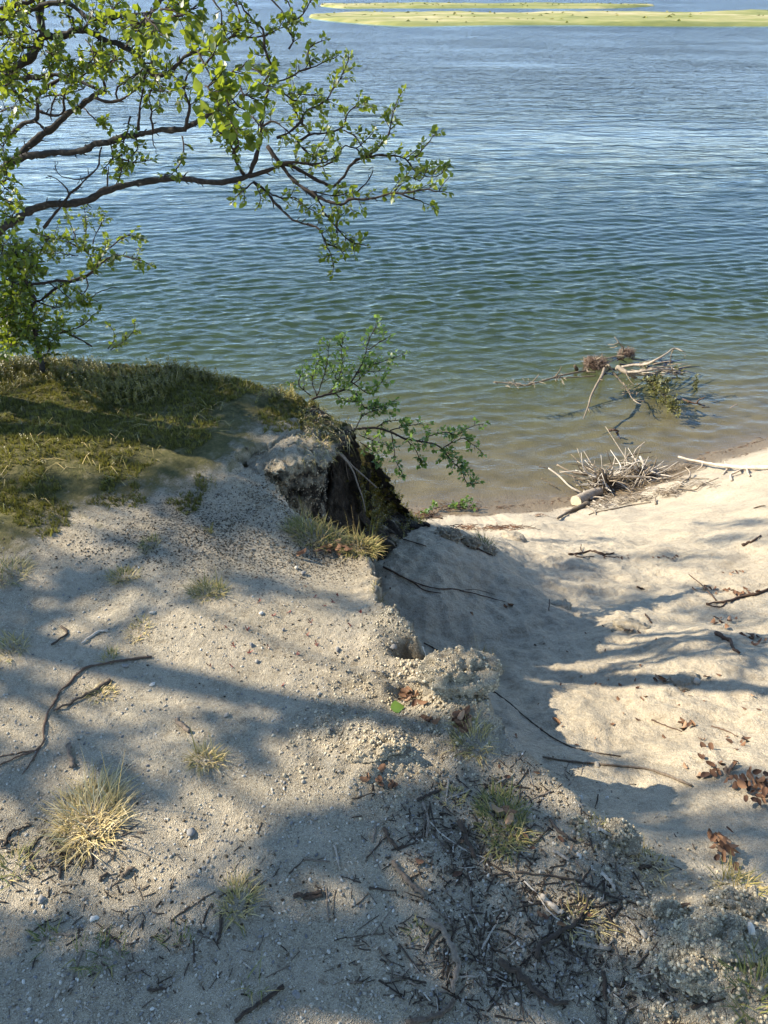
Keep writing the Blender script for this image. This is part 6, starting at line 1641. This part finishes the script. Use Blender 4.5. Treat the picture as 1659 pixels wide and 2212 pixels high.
def sod(name, pts, rad, lab, seed, mat, flat=.7, depth_off=.0, cat='turf'):
    """irregular strip of root-bound soil along traced points"""
    p = np.array(pts, float); q = catmull(np.column_stack([p, np.zeros(len(p))]), 46)
    g = G(q[:, 0], q[:, 1]); tc = unit(CAM - g)
    dist = np.linalg.norm(g - CAM, axis=1); d2 = dist.copy(); step = np.hypot(np.diff(q[:, 0]), np.diff(q[:, 1])) / F * dist.min()
    for i in range(1, 46): d2[i] = min(dist[i], d2[i - 1] + 1.6 * step[i - 1])
    for i in range(44, -1, -1): d2[i] = min(d2[i], d2[i + 1] + 1.6 * step[i])
    P = CAM - tc * (d2 - depth_off)[:, None]
    for _ in range(6): P[1:-1] = (P[:-2] + 2 * P[1:-1] + P[2:]) / 4
    mb = MB(); rr = np.interp(np.linspace(0, 1, 46), np.linspace(0, 1, len(rad)), rad)
    tube(mb, P, rr, 22, 0, tint=.45)
    V = np.concatenate(mb.V); T = np.concatenate(mb.T)
    cN = P[np.clip(np.arange(len(V)) // 22, 0, 45)]
    d = V - cN; V = cN + d * (1 + .38 * fbm(V[:, 0] * 13 + seed, V[:, 1] * 13, V[:, 2] * 13, 4) + .18 * pn(V[:, 0] * 60, V[:, 1] * 60, V[:, 2] * 60))[:, None]
    V[:, 2] = cN[:, 2] + (V[:, 2] - cN[:, 2]) * flat
    org = P[23]
    o = obj(name, fast_mesh(name, V - org, T, 3, True, {'tint': np.full(len(V), .42)}), mat); o.location = Vector(org)
    tag(o, lab, cat)

def clods():
    V5, T5 = subdiv(IC4, ICF4)
    r = np.random.default_rng(171)
    for k, (px, py, a, b, c, dz, lab) in enumerate([(985, 1490, .105, .070, .070, .010, 'big crumbly sand clod at the edge with grass behind it'), (928, 1422, .055, .06, .045, -.012, 'crumbly sand lump broken from the edge left of the big clod'),
                                              (815, 1640, .07, .04, .026, -.008, 'crumbly sand lump with leaves on it below the big clod'), (1325, 1800, .055, .04, .034, -.008, 'crumbly sand lump on the broken edge at lower right'),
                                              (1530, 2060, .07, .05, .032, -.01, 'large crumbly sand lump near the bottom right corner'), (1450, 1985, .04, .03, .022, -.005, 'small crumbly sand lump beside the little gully'), (1600, 1965, .06, .04, .036, -.01, 'crumbly grassy sand lump at the right edge'),
                                              (1230, 1648, .03, .02, .018, 0., 'small sand clump under the long grey root'), (1480, 2120, .05, .035, .024, -.006, 'low crumbly sand lump at the bottom edge'), (965, 1160, .075, .05, .045, .0, 'dark fallen soil clod with roots at the top of the slope'), (1012, 1174, .06, .045, .035, .0, 'dark soil clod between two others at the top of the slope'), (1052, 1190, .05, .04, .028, .0, 'dark soil clod beside the dark grass tuft on the slope'), (846, 1140, .06, .045, .04, .0, 'dark crumbly soil clod at the foot of the overhang')]):
        v = lump(V5, k * 5.3 + 1, 1.3, .40) * np.array([a, b, c])
        nrm = unit(v / np.array([a, b, c]) ** 2)
        p = v + k * 3.7
        f = fbm(p[:, 0] * 26, p[:, 1] * 26, p[:, 2] * 26, 4); f2 = pn(p[:, 0] * 120, p[:, 1] * 120, p[:, 2] * 120)
        pit = np.clip(pn(p[:, 0] * 33 + 9, p[:, 1] * 33, p[:, 2] * 33) - .18, 0, 1)
        v = v + nrm * (.011 * f + .0045 * f2 - .035 * pit)[:, None] * min(1, a / .06)
        g = onplane(px, py) if py > 1300 else G(px, py)[0]; g[2] = float(hz(g[0], g[1])); org = g + [0, 0, dz]; dk = .40 if py < 1300 else 0.0
        o = obj('sand_clod', fast_mesh('sand_clod', v, T5, 3, True, {'fine': np.full(len(v), .15), 'crust': np.full(len(v), .35), 'humus_shade': np.full(len(v), dk)}), M_GROUND); o.location = Vector(org)
        ang = .25 * math.sin(k * 7); o.rotation_euler = (0, 0, ang)
        tag(o, lab, 'sand clod')
        # grains and small crumbs sticking to it
        m = int(1000 * a / .1); q = r.integers(0, len(v), m); q = q[v[q, 2] > -.01]; m = len(q)
        s = .0012 + .0034 * r.random(m) ** 2.5; mb = MB()
        mb.stamp(lump(ICO, 5.1, 1.4, .7), ICF, v[q] + nrm[q] * .001, frames(r.normal(size=(m, 3)), r.normal(size=(m, 3))), s, np.clip(.5 + .22 * r.normal(size=m), 0, 1))
        c2 = obj('crumbs', mb.mesh('crumbs', smooth=False), M_CLOD, o); c2['kind'] = 'stuff'

stones()
clods()

# ------------------------------------------------------------------ driftwood on the beach
CD = dict(sx=.3056, ox=1152.0, oy=960.0)
def driftpath(pts, r, lifts=(0, 0), fr=CD, n=None):
    p = np.array(pts, float)
    q = catmull(np.column_stack([fr['ox'] + p[:, 0] * fr['sx'], fr['oy'] + p[:, 1] * fr['sx'], np.zeros(len(p))]), n or 4 * len(p))
    g = G(q[:, 0], q[:, 1])
    g[:, 2] = np.maximum(g[:, 2], WATER_Z)
    # a lifted point stays on its own line of sight from where it was set out: move it towards that line's foot
    lf = np.interp(np.linspace(0, 1, len(g)), np.linspace(0, 1, len(lifts)), lifts)
    dirs = unit(CAM - g)
    return g + dirs * (lf / dirs[:, 2])[:, None] + np.array([0, 0, r * .6])

def drift():
    r = np.random.default_rng(131)
    def stick(name, pts, r0, r1, lab, ti, lifts=(0, 0), mat=None, knob=.12):
        P = driftpath(pts, max(r0, r1), lifts)
        mb = MB(); tube(mb, P, (r0 * .85, r1 * .85), 8, knob, tint=ti * .72)
        o = mb.build(name, mat or M_DRIFT, origin=P[0]); tag(o, lab, 'driftwood', 'driftwood on the beach'); return o
    # sawn log: wood body with a pale cut face
    P = driftpath([(300, 420), (350, 392), (410, 362), (470, 345)], .05, (.035, .05, .04, .03), n=12)
    root = empty('driftwood_log', P[0]); tag(root, 'driftwood log with a pale sawn round end facing the camera', 'driftwood log', 'driftwood on the beach')
    mb = MB(); tube(mb, P - P[0], (.078, .056), 14, .05, tint=.45); obj('wood', mb.mesh('wood'), M_DRIFT, root)
    ax = unit(P[0] - P[1]); e1 = unit(np.cross(ax, [0, 0, 1])); e2 = np.cross(ax, e1)
    th = np.arange(24) * 2 * math.pi / 24; V = [ax * .004]
    for q in (.5, 1.0): V += [ax * .003 + q * .074 * (math.cos(t) * e1 + math.sin(t) * e2) * (1 + .03 * r.normal()) for t in th]
    T = [[0, 1 + k, 1 + (k + 1) % 24] for k in range(24)]
    for k in range(24):
        a, b, c, d = 1 + k, 1 + (k + 1) % 24, 25 + k, 25 + (k + 1) % 24; T += [[a, c, d], [a, d, b]]
    m, nt, bs = newmat('sawn wood')
    tc = nt.nodes.new('ShaderNodeTexCoord'); wv = nt.nodes.new('ShaderNodeTexNoise'); wv.inputs['Scale'].default_value = 90
    nt.links.new(tc.outputs['Object'], wv.inputs['Vector']); rp = ramp(nt, [(.3, (.42, .33, .20)), (.7, (.66, .57, .40))]); nt.links.new(wv.outputs[0], rp.inputs[0]); nt.links.new(rp.outputs[0], bs.inputs['Base Color']); bs.inputs['Roughness'].default_value = .9
    obj('sawn_end', fast_mesh('sawn_end', np.array(V), np.array(T), 3, False, {'tint': np.full(len(V), .8)}), m, root)
    for pts, r0, r1 in [([(350, 380), (355, 350), (360, 340)], .02, .012), ([(300, 395), (275, 380)], .012, .008), ([(400, 390), (440, 375), (500, 380)], .012, .006)]:
        Q = driftpath(pts, r0, (.06, .10)); mb = MB(); tube(mb, Q - P[0], (r0, r1), 6, .1, tint=.55); obj('branch_stub', mb.mesh('branch_stub'), M_DRIFT, root)
    stick('driftwood', [(170, 535), (230, 500), (290, 470), (350, 445), (390, 430)], .014, .045, 'dark tapering driftwood root in front of the sawn log', .22, (0, .03))
    S = [([(100, 215), (180, 260), (260, 320), (340, 350)], .014, .016, 'pale driftwood stick pointing left into the water', .8, (.10, .03)),
         ([(160, 195), (250, 230), (330, 245), (420, 250)], .015, .018, 'upper brown driftwood stick pointing left above the water', .45, (.12, .08)),
         ([(180, 230), (280, 260), (360, 282)], .014, .014, 'middle dark driftwood stick pointing left', .3, (.06, .05)),
         ([(560, 240), (700, 240), (840, 235)], .014, .013, 'straight pale driftwood pole lying across the root clump', .9, (.14, .12)),
         ([(620, 240), (670, 195), (720, 150)], .011, .008, 'pale driftwood stick rising out of the root clump', .9, (.1, .22)),
         ([(745, 120), (790, 180), (820, 215)], .020, .016, 'thick white driftwood fork at the waterline', .95, (.16, .03)),
         ([(700, 110), (722, 75), (780, 30)], .013, .007, 'uppermost driftwood prong with a white tip', .7, (.10, .22)),
         ([(640, 130), (740, 100), (825, 88)], .014, .007, 'dark driftwood arm above the waterline', .15, (.08, .14)),
         ([(880, 240), (1000, 240), (1130, 240), (1240, 245)], .009, .006, 'long thin brown driftwood rod right of the root clump', .4, (.05, .05)),
         ([(890, 265), (1050, 255), (1200, 240)], .009, .006, 'second thin driftwood rod right of the root clump', .35, (.03, .03)),
         ([(1030, 305), (1060, 265), (1100, 240), (1106, 200), (1075, 165)], .016, .012, 'twisted driftwood branch standing up in the middle of the beach', .55, (.0, .05, .15, .22)),
         ([(1010, 310), (1140, 325), (1190, 290), (1310, 240)], .012, .006, 'dark crooked driftwood branch on the bare sand', .3, (.02, .06)),
         ([(390, 500), (450, 480), (560, 460), (700, 430), (830, 410)], .010, .008, 'long brown driftwood pole in front of the debris', .4, (.0, .02)),
         ([(380, 440), (430, 470), (440, 500)], .011, .006, 'short forked driftwood piece beside the sawn log', .6, (.05, .0)),
         ([(420, 400), (500, 445)], .012, .010, 'short pale driftwood stick on the sand behind the log', .9, (.03, .0)),
         ([(600, 430), (650, 420), (720, 395)], .009, .007, 'thin brown driftwood stick by the debris', .4, (.02, .02)),
         ([(866, 428), (860, 380)], .012, .010, 'stubby driftwood knot at the end of the debris', .4, (.0, .05)),
         ([(1560, 455), (1600, 440), (1640, 435)], .007, .005, 'thin curled driftwood twig alone on the open sand', .2, (.0, .02)),
         ([(30, 205), (100, 215)], .010, .008, 'dark wet stick at the waterline left of the driftwood', .05, (.02, .02)),
         ([(50, 270), (110, 295), (165, 325)], .009, .007, 'dark wet stick in the shallows left of the sawn log', .1, (.02, .0))]
    for (pts, r0, r1, lab, ti, lf) in S: stick('driftwood', pts, r0, r1, lab, ti, lf)
    # big bleached branch at the right
    P0 = driftpath([(1020, 105), (1150, 125), (1280, 150), (1400, 165), (1500, 175), (1680, 172)], .03, (.05, .12, .14, .10))
    root = empty('driftwood_branch', P0[0]); tag(root, 'long bleached driftwood branch with stubs at the right edge of the beach', 'driftwood branch', 'driftwood on the beach')
    mb = MB(); tube(mb, P0 - P0[0], (.014, .034), 9, .12, tint=.6); obj('main_stem', mb.mesh('main_stem'), M_DRIFT, root)
    for pts, r0, r1, lf in [([(1340, 215), (1365, 185), (1385, 160)], .012, .016, (0, .12)), ([(1400, 262), (1395, 220), (1430, 200), (1480, 180)], .016, .012, (0, .1)), ([(1510, 180), (1518, 210), (1530, 232)], .014, .010, (.1, 0)),
                            ([(1350, 125), (1370, 155)], .008, .012, (.2, .14)), ([(1195, 130), (1190, 160), (1150, 190)], .010, .006, (.12, 0)), ([(1480, 150), (1560, 165), (1670, 160)], .010, .016, (.16, .12))]:
        Q = driftpath(pts, r0, lf); mb = MB(); tube(mb, Q - P0[0], (r0, r1), 6, .12, tint=.55); obj('side_branch', mb.mesh('side_branch'), M_DRIFT, root)
    # root clumps: one thing each, its roots are parts
    for (cx, cy, n, R, lab) in [(505, 275, 90, .34, 'big tangled driftwood root clump left of the pale pole'), (770, 225, 60, .26, 'smaller tangled root clump with straw at the waterline')]:
        c = driftpath([(cx, cy), (cx + 10, cy)], .02, (.05, .05))[0]
        root = empty('root_clump', c); tag(root, lab, 'root clump', 'driftwood on the beach')
        v = lump(lump(IC3, cx, 1.6, .6), cx + 3, 5.0, .3) * np.array([R * .42, R * .34, R * .26])
        obj('root_core', fast_mesh('root_core', v, ICF3, 3, True, {'tint': np.full(len(v), .3)}), M_SOD, root)
        for k in range(n):
            a = r.random() * 6.283; e = r.uniform(-.1, .45) if r.random() < .92 else r.uniform(.4, .9); L = R * r.uniform(.5, 1.9) * (.55 + .6 * abs(math.cos(a)))
            d = np.array([math.cos(a) * math.cos(e), math.sin(a) * math.cos(e), math.sin(e)])
            p1 = d * L * .5 + r.normal(size=3) * .06; p2 = d * L + r.normal(size=3) * .13; p2[2] = max(p2[2], -.06)
            mb = MB(); tube(mb, catmull(np.array([d * .03, p1, p2]), 8), (.014 * r.uniform(.4, 1.1), .004), 5, .1, tint=r.choice([.2, .35, .5, .75]))
            obj('root_arm', mb.mesh('root_arm'), M_DRIFT, root)
    # heaps of small debris
    mb = MB()
    def heap(cx, cy, sx, sy, m, L0, ti, mat, frame=CD):
        for k in range(m):
            x, y = cx + r.normal() * sx, cy + r.normal() * sy
            g = driftpath([(x, y), (x + 1, y)], .004, (0, 0), frame, n=2)[0] + [0, 0, .03 * r.random()]
            a = r.normal() * .5; L = L0 * r.uniform(.4, 1.3); d = np.array([math.cos(a), math.sin(a) * 1.2, r.normal() * .12]) * L
            tube(mb, np.array([g - d * .5, g + r.normal(size=3) * .01, g + d * .5]), .0028, 3, tint=np.clip(ti + r.normal() * .2, 0, 1))
    heap(700, 385, 70, 14, 190, .12, .35, None); heap(960, 350, 45, 12, 130, .12, .3, None); heap(860, 330, 40, 12, 60, .1, .5, None); heap(480, 430, 50, 20, 110, .12, .4, None); heap(520, 280, 70, 30, 160, .22, .4, None); heap(780, 240, 60, 24, 110, .2, .4, None); heap(1150, 290, 90, 14, 70, .16, .4, None)
    heap(950, 190, 50, 6, 70, .10, .3, None); heap(1080, 160, 25, 8, 40, .09, .3, None)
    tag(mb.build('beach_debris', M_DRIFT, smooth=False), 'reddish brown heaps of plant debris and splinters around the driftwood', 'debris', kind='stuff')
    mb = MB(); C2 = dict(sx=.6693, ox=548.6, oy=658.3)
    heap(800, 723, 38, 3, 90, .10, .3, None, C2); heap(690, 722, 18, 4, 40, .10, .3, None, C2); heap(560, 680, 20, 6, 60, .10, .25, None, C2); heap(925, 682, 10, 2, 14, .08, .3, None, C2); heap(660, 650, 40, 5, 60, .09, .2, None, C2)
    # thin line of dark bits left by the ripples just above the water
    for k in range(420):
        X = r.uniform(-.2, 6.2); Y = np.linspace(6.6, 10.2, 160); Zc = hz(np.full(160, X), Y); j = np.argmax(Zc < WATER_Z + r.choice([.02, .03, .14]) + .012 * r.normal())
        p = np.array([X, Y[j], Zc[j] + .004]); a = r.normal() * .6 + .2; L = .02 + .07 * r.random() ** 2; d = np.array([math.cos(a), math.sin(a), 0]) * L
        tube(mb, np.array([p - d * .5, p + [0, 0, .004], p + d * .5]), .003, 3, tint=np.clip(.2 + .25 * r.normal(), 0, 1))
    tag(mb.build('wrack_line', M_LITTER, smooth=False), 'rust coloured wrack of bark shreds along the beach', 'wrack', kind='stuff')
    # leafy twig washed up at the waterline
    p = Plant(141)
    for pts in [[(610, 665), (650, 650), (690, 640)], [(630, 660), (670, 655), (700, 650)], [(600, 655), (560, 665)], [(640, 655), (665, 640)]]:
        Q = driftpath(pts, .01, (.04, .12), C2); p.limb(Q, (.006, .003), (.2, 1), leafsize=.045, twig=(.05, .12), gap=.09)
    b0 = driftpath([(610, 665), (620, 665)], .01, (0, 0), C2)[0]
    root = empty('leafy_branch', b0); tag(root, 'fallen leafy green branch at the waterline below the bank', 'branch'); p.finish(root, b0, (M_TWIGBARK, M_TWIGBARK), M_LEAF2, cap=60)
drift()

# ------------------------------------------------------------------ uprooted tree lying in the water
def snag():
    r = np.random.default_rng(151)
    fx, fy, fs = 1069.8, 713.2, .3142
    def W(pts, zs, n=None):
        p = np.array(pts, float); q = catmull(np.column_stack([fx + p[:, 0] * fs, fy + p[:, 1] * fs, np.zeros(len(p))]), n or 5 * len(p))
        z = np.interp(np.linspace(0, 1, len(q)), np.linspace(0, 1, len(zs)), zs)
        return np.array([onplane(q[i, 0], q[i, 1], WATER_Z + z[i]) for i in range(len(q))])
    base = W([(830, 255), (840, 255)], [0, 0])[0]
    root = empty('uprooted_tree', base); tag(root, 'uprooted dead tree lying in the shallow water with its root balls up', 'fallen tree')
    def br(pts, zs, r0, r1, ti, mat=M_DRIFT):
        P = W(pts, zs); mb = MB(); tube(mb, P - base, (r0 * 1.0 + .002, r1 * 1.0 + .002), 7, .1, tint=ti * .52); obj('branch', mb.mesh('branch'), mat, root); return P
    br([(835, 255), (900, 290), (970, 330)], [.10, .08, -.02], .042, .026, .85)
    br([(870, 255), (950, 240), (1040, 235), (1120, 195), (1180, 160), (1230, 125), (1290, 145)], [.05, .12, .2, .35, .45, .5, .5], .026, .007, .9)
    br([(1000, 245), (1080, 215), (1150, 180)], [.14, .3, .4], .022, .012, .8)
    br([(1230, 125), (1210, 165), (1200, 240)], [.5, .4, .2], .007, .004, .6)
    br([(1260, 130), (1300, 150), (1305, 185)], [.5, .45, .4], .005, .003, .6)
    br([(900, 290), (1000, 285), (1100, 270), (1200, 270), (1280, 290)], [.08, .16, .2, .2, .15], .026, .008, .95)
    br([(920, 300), (1040, 305), (1150, 280), (1230, 300)], [.06, .1, .16, .1], .02, .006, .85)
    br([(1000, 275), (1100, 258), (1200, 250), (1220, 270)], [.14, .2, .24, .2], .016, .006, .8)
    br([(1150, 280), (1250, 300), (1340, 320)], [.15, .1, .05], .008, .003, .6)
    br([(750, 265), (735, 310), (700, 370), (660, 450), (640, 520), (605, 610)], [.12, .16, .16, .12, .08, .0], .026, .005, .6)
    br([(650, 490), (640, 540), (655, 570)], [.1, .06, .02], .007, .004, .7)
    br([(735, 330), (715, 335), (740, 345)], [.16, .2, .2], .01, .006, .6)
    br([(-10, 355), (100, 365), (200, 380), (320, 350), (440, 315), (560, 290), (640, 275)], [.06, .06, .03, .03, .05, .04, .02], .008, .016, .5)
    br([(390, 330), (500, 325), (690, 315)], [.03, .03, .01], .008, .010, .45)
    br([(415, 315), (440, 285), (455, 250)], [.05, .14, .24], .010, .005, .4)
    br([(260, 350), (285, 325), (300, 305)], [.03, .1, .16], .008, .004, .6)
    br([(560, 270), (550, 250), (548, 245)], [-.02, .1, .14], .03, .022, .05)
    for k in range(34):
        x = r.uniform(0, 480); y = 372 - .13 * max(0, x - 200) + r.normal() * 9 - (12 if x < 60 else 0)
        a = r.uniform(0, 6.28); l = r.uniform(18, 60)
        br([(x, y), (x + math.cos(a) * l * .5, y + math.sin(a) * l * .3), (x + math.cos(a) * l, y + math.sin(a) * l * .6)], [.03, .07, .05 + .08 * r.random()], .0045, .0022, .7)
    br([(870, 160), (880, 120), (850, 85), (820, 45)], [.1, .25, .35, .42], .014, .005, .7)
    br([(850, 85), (810, 100), (775, 98)], [.34, .3, .26], .007, .003, .7)
    br([(840, 110), (810, 120), (790, 118)], [.3, .25, .2], .007, .003, .6)
    br([(810, 290), (860, 350), (900, 390)], [0, -.03, -.05], .02, .01, .3)
    br([(880, 360), (920, 430), (950, 475), (1030, 490)], [0, .03, .05, .05], .007, .005, .5)
    br([(950, 480), (980, 500), (1005, 508)], [.05, .06, .06], .006, .004, .9)
    br([(900, 300), (930, 350), (960, 380)], [.08, .05, 0], .006, .003, .6)
    for k in range(22):
        x, y = r.uniform(870, 990), r.uniform(370, 440); a = r.uniform(0, 6.28)
        br([(x, y), (x + 14 * math.cos(a), y + 14 * math.sin(a)), (x + 30 * math.cos(a + .3), y + 26 * math.sin(a))], [.02, .06, .04], .003, .002, .5)
    for k in range(34):
        x, y = r.uniform(720, 1250), r.uniform(190, 330); a = r.uniform(-.5, .5); l = r.uniform(60, 170)
        br([(x, y), (x + math.cos(a) * l * .5, y + math.sin(a) * l * .4 + r.normal() * 6), (x + math.cos(a) * l, y + math.sin(a) * l * .6)], [-.06, -.10, -.16], .014, .006, .0, M_ROOT)
    for k in range(26):
        x, y = r.uniform(930, 1230), r.uniform(230, 310); a = r.uniform(-.45, .25); l = r.uniform(60, 150)
        br([(x, y), (x + math.cos(a) * l * .5, y + math.sin(a) * l * .4 + r.normal() * 5), (x + math.cos(a) * l, y + math.sin(a) * l * .6)], [.08, .14, .12 + .15 * r.random()], .0055, .0025, r.uniform(.6, 1.3))
    # root balls: matted fibres round a soil core
    for (cx, cy, R) in [(692, 238, .155), (903, 160, .105), (660, 215, .09)]:
        c = W([(cx, cy), (cx + 1, cy)], [R * .5, R * .5])[0] - base
        v = lump(lump(IC3, cx, 1.7, .4), cx + 5, 7., .3) * np.array([1.0, .7, .45]) * R + c
        o = obj('root_ball', fast_mesh('root_ball', v, ICF3, 3, True, {'tint': np.full(len(v), .45)}), M_SOD, root)
        mb = MB()
        for k in range(300):
            d = unit(r.normal(size=3)); d[2] = abs(d[2]) - .25; p = d * R * np.array([1.1, .8, .5]); t = unit(np.cross(d, r.normal(size=3)) + .15 * d)
            tube(mb, np.array([p, p + t * R * .35 + d * .02, p + t * R * r.uniform(.4, 1.2) + d * R * r.uniform(-.15, .35)]) + c, (.005, .0025), 3, tint=r.uniform(.25, .8))
        obj('root_fibres', mb.mesh('root_fibres'), M_ROOT, o)
    for pts, zs in [([(700, 200), (720, 190), (735, 178)], [.2, .26, .3]), ([(760, 250), (780, 240), (805, 275)], [.15, .2, .1]), ([(630, 270), (640, 285), (690, 290)], [.03, .03, .02]), ([(690, 190), (760, 195), (830, 180), (900, 178)], [.12, .02, .02, .06])]:
        br(pts, zs, .016, .008, .6)
    # leafy green crown part
    p = Plant(161)
    for pts in [[(1020, 325), (1090, 370), (1140, 430), (1190, 490), (1255, 570)], [(1080, 350), (1120, 350), (1170, 375)], [(1150, 440), (1210, 460), (1285, 485)], [(990, 340), (1040, 350), (1080, 360)], [(1100, 380), (1090, 420), (1120, 450)],
                [(1190, 270), (1240, 290), (1270, 300)], [(1030, 320), (1060, 300), (1120, 310)], [(1190, 490), (1200, 520), (1195, 540)], [(1360, 345), (1385, 355)]]:
        P = W(pts, [.10, .10, .06]); p.limb(P, (.008, .004), (.1, 1), leafsize=.046, twig=(.05, .16), gap=.05, knob=.05)
    n0 = set(o.name for o in COL.objects)
    p.finish(root, base, (M_TWIGBARK, M_TWIGBARK), M_DULL, cap=120)
    # other snags in the water
    for paths, lab in [([([(1290, 475), (1340, 495), (1390, 505), (1440, 520)], [-.03, .03, .04, -.02], .018, .012), ([(1385, 505), (1400, 480), (1440, 462)], [.03, .12, .18], .014, .008), ([(1420, 530), (1470, 528)], [.02, .0], .01, .008)], 'dark crooked branch breaking the water right of the uprooted tree'),
                       ([([(780, 690), (820, 685), (850, 695)], [.02, .05, 0], .022, .014), ([(830, 690), (845, 720), (860, 760)], [-.04, -.15, -.2], .02, .012)], 'small dark snag in the shallows below the uprooted tree'),
                       ([([(1615, 535), (1640, 520), (1665, 508)], [.02, .05, .06], .008, .006)], 'thin pale stick in the water at the right edge')]:
        mb = MB(); org = None
        for (pts, zs, r0, r1) in paths:
            P = W(pts, zs); org = P[0] if org is None else org; tube(mb, P, (r0, r1), 6, .15, tint=.2 if 'pale' not in lab else .8)
        tag(mb.build('water_snag', M_ROOT, origin=org), lab, 'snag')
snag()
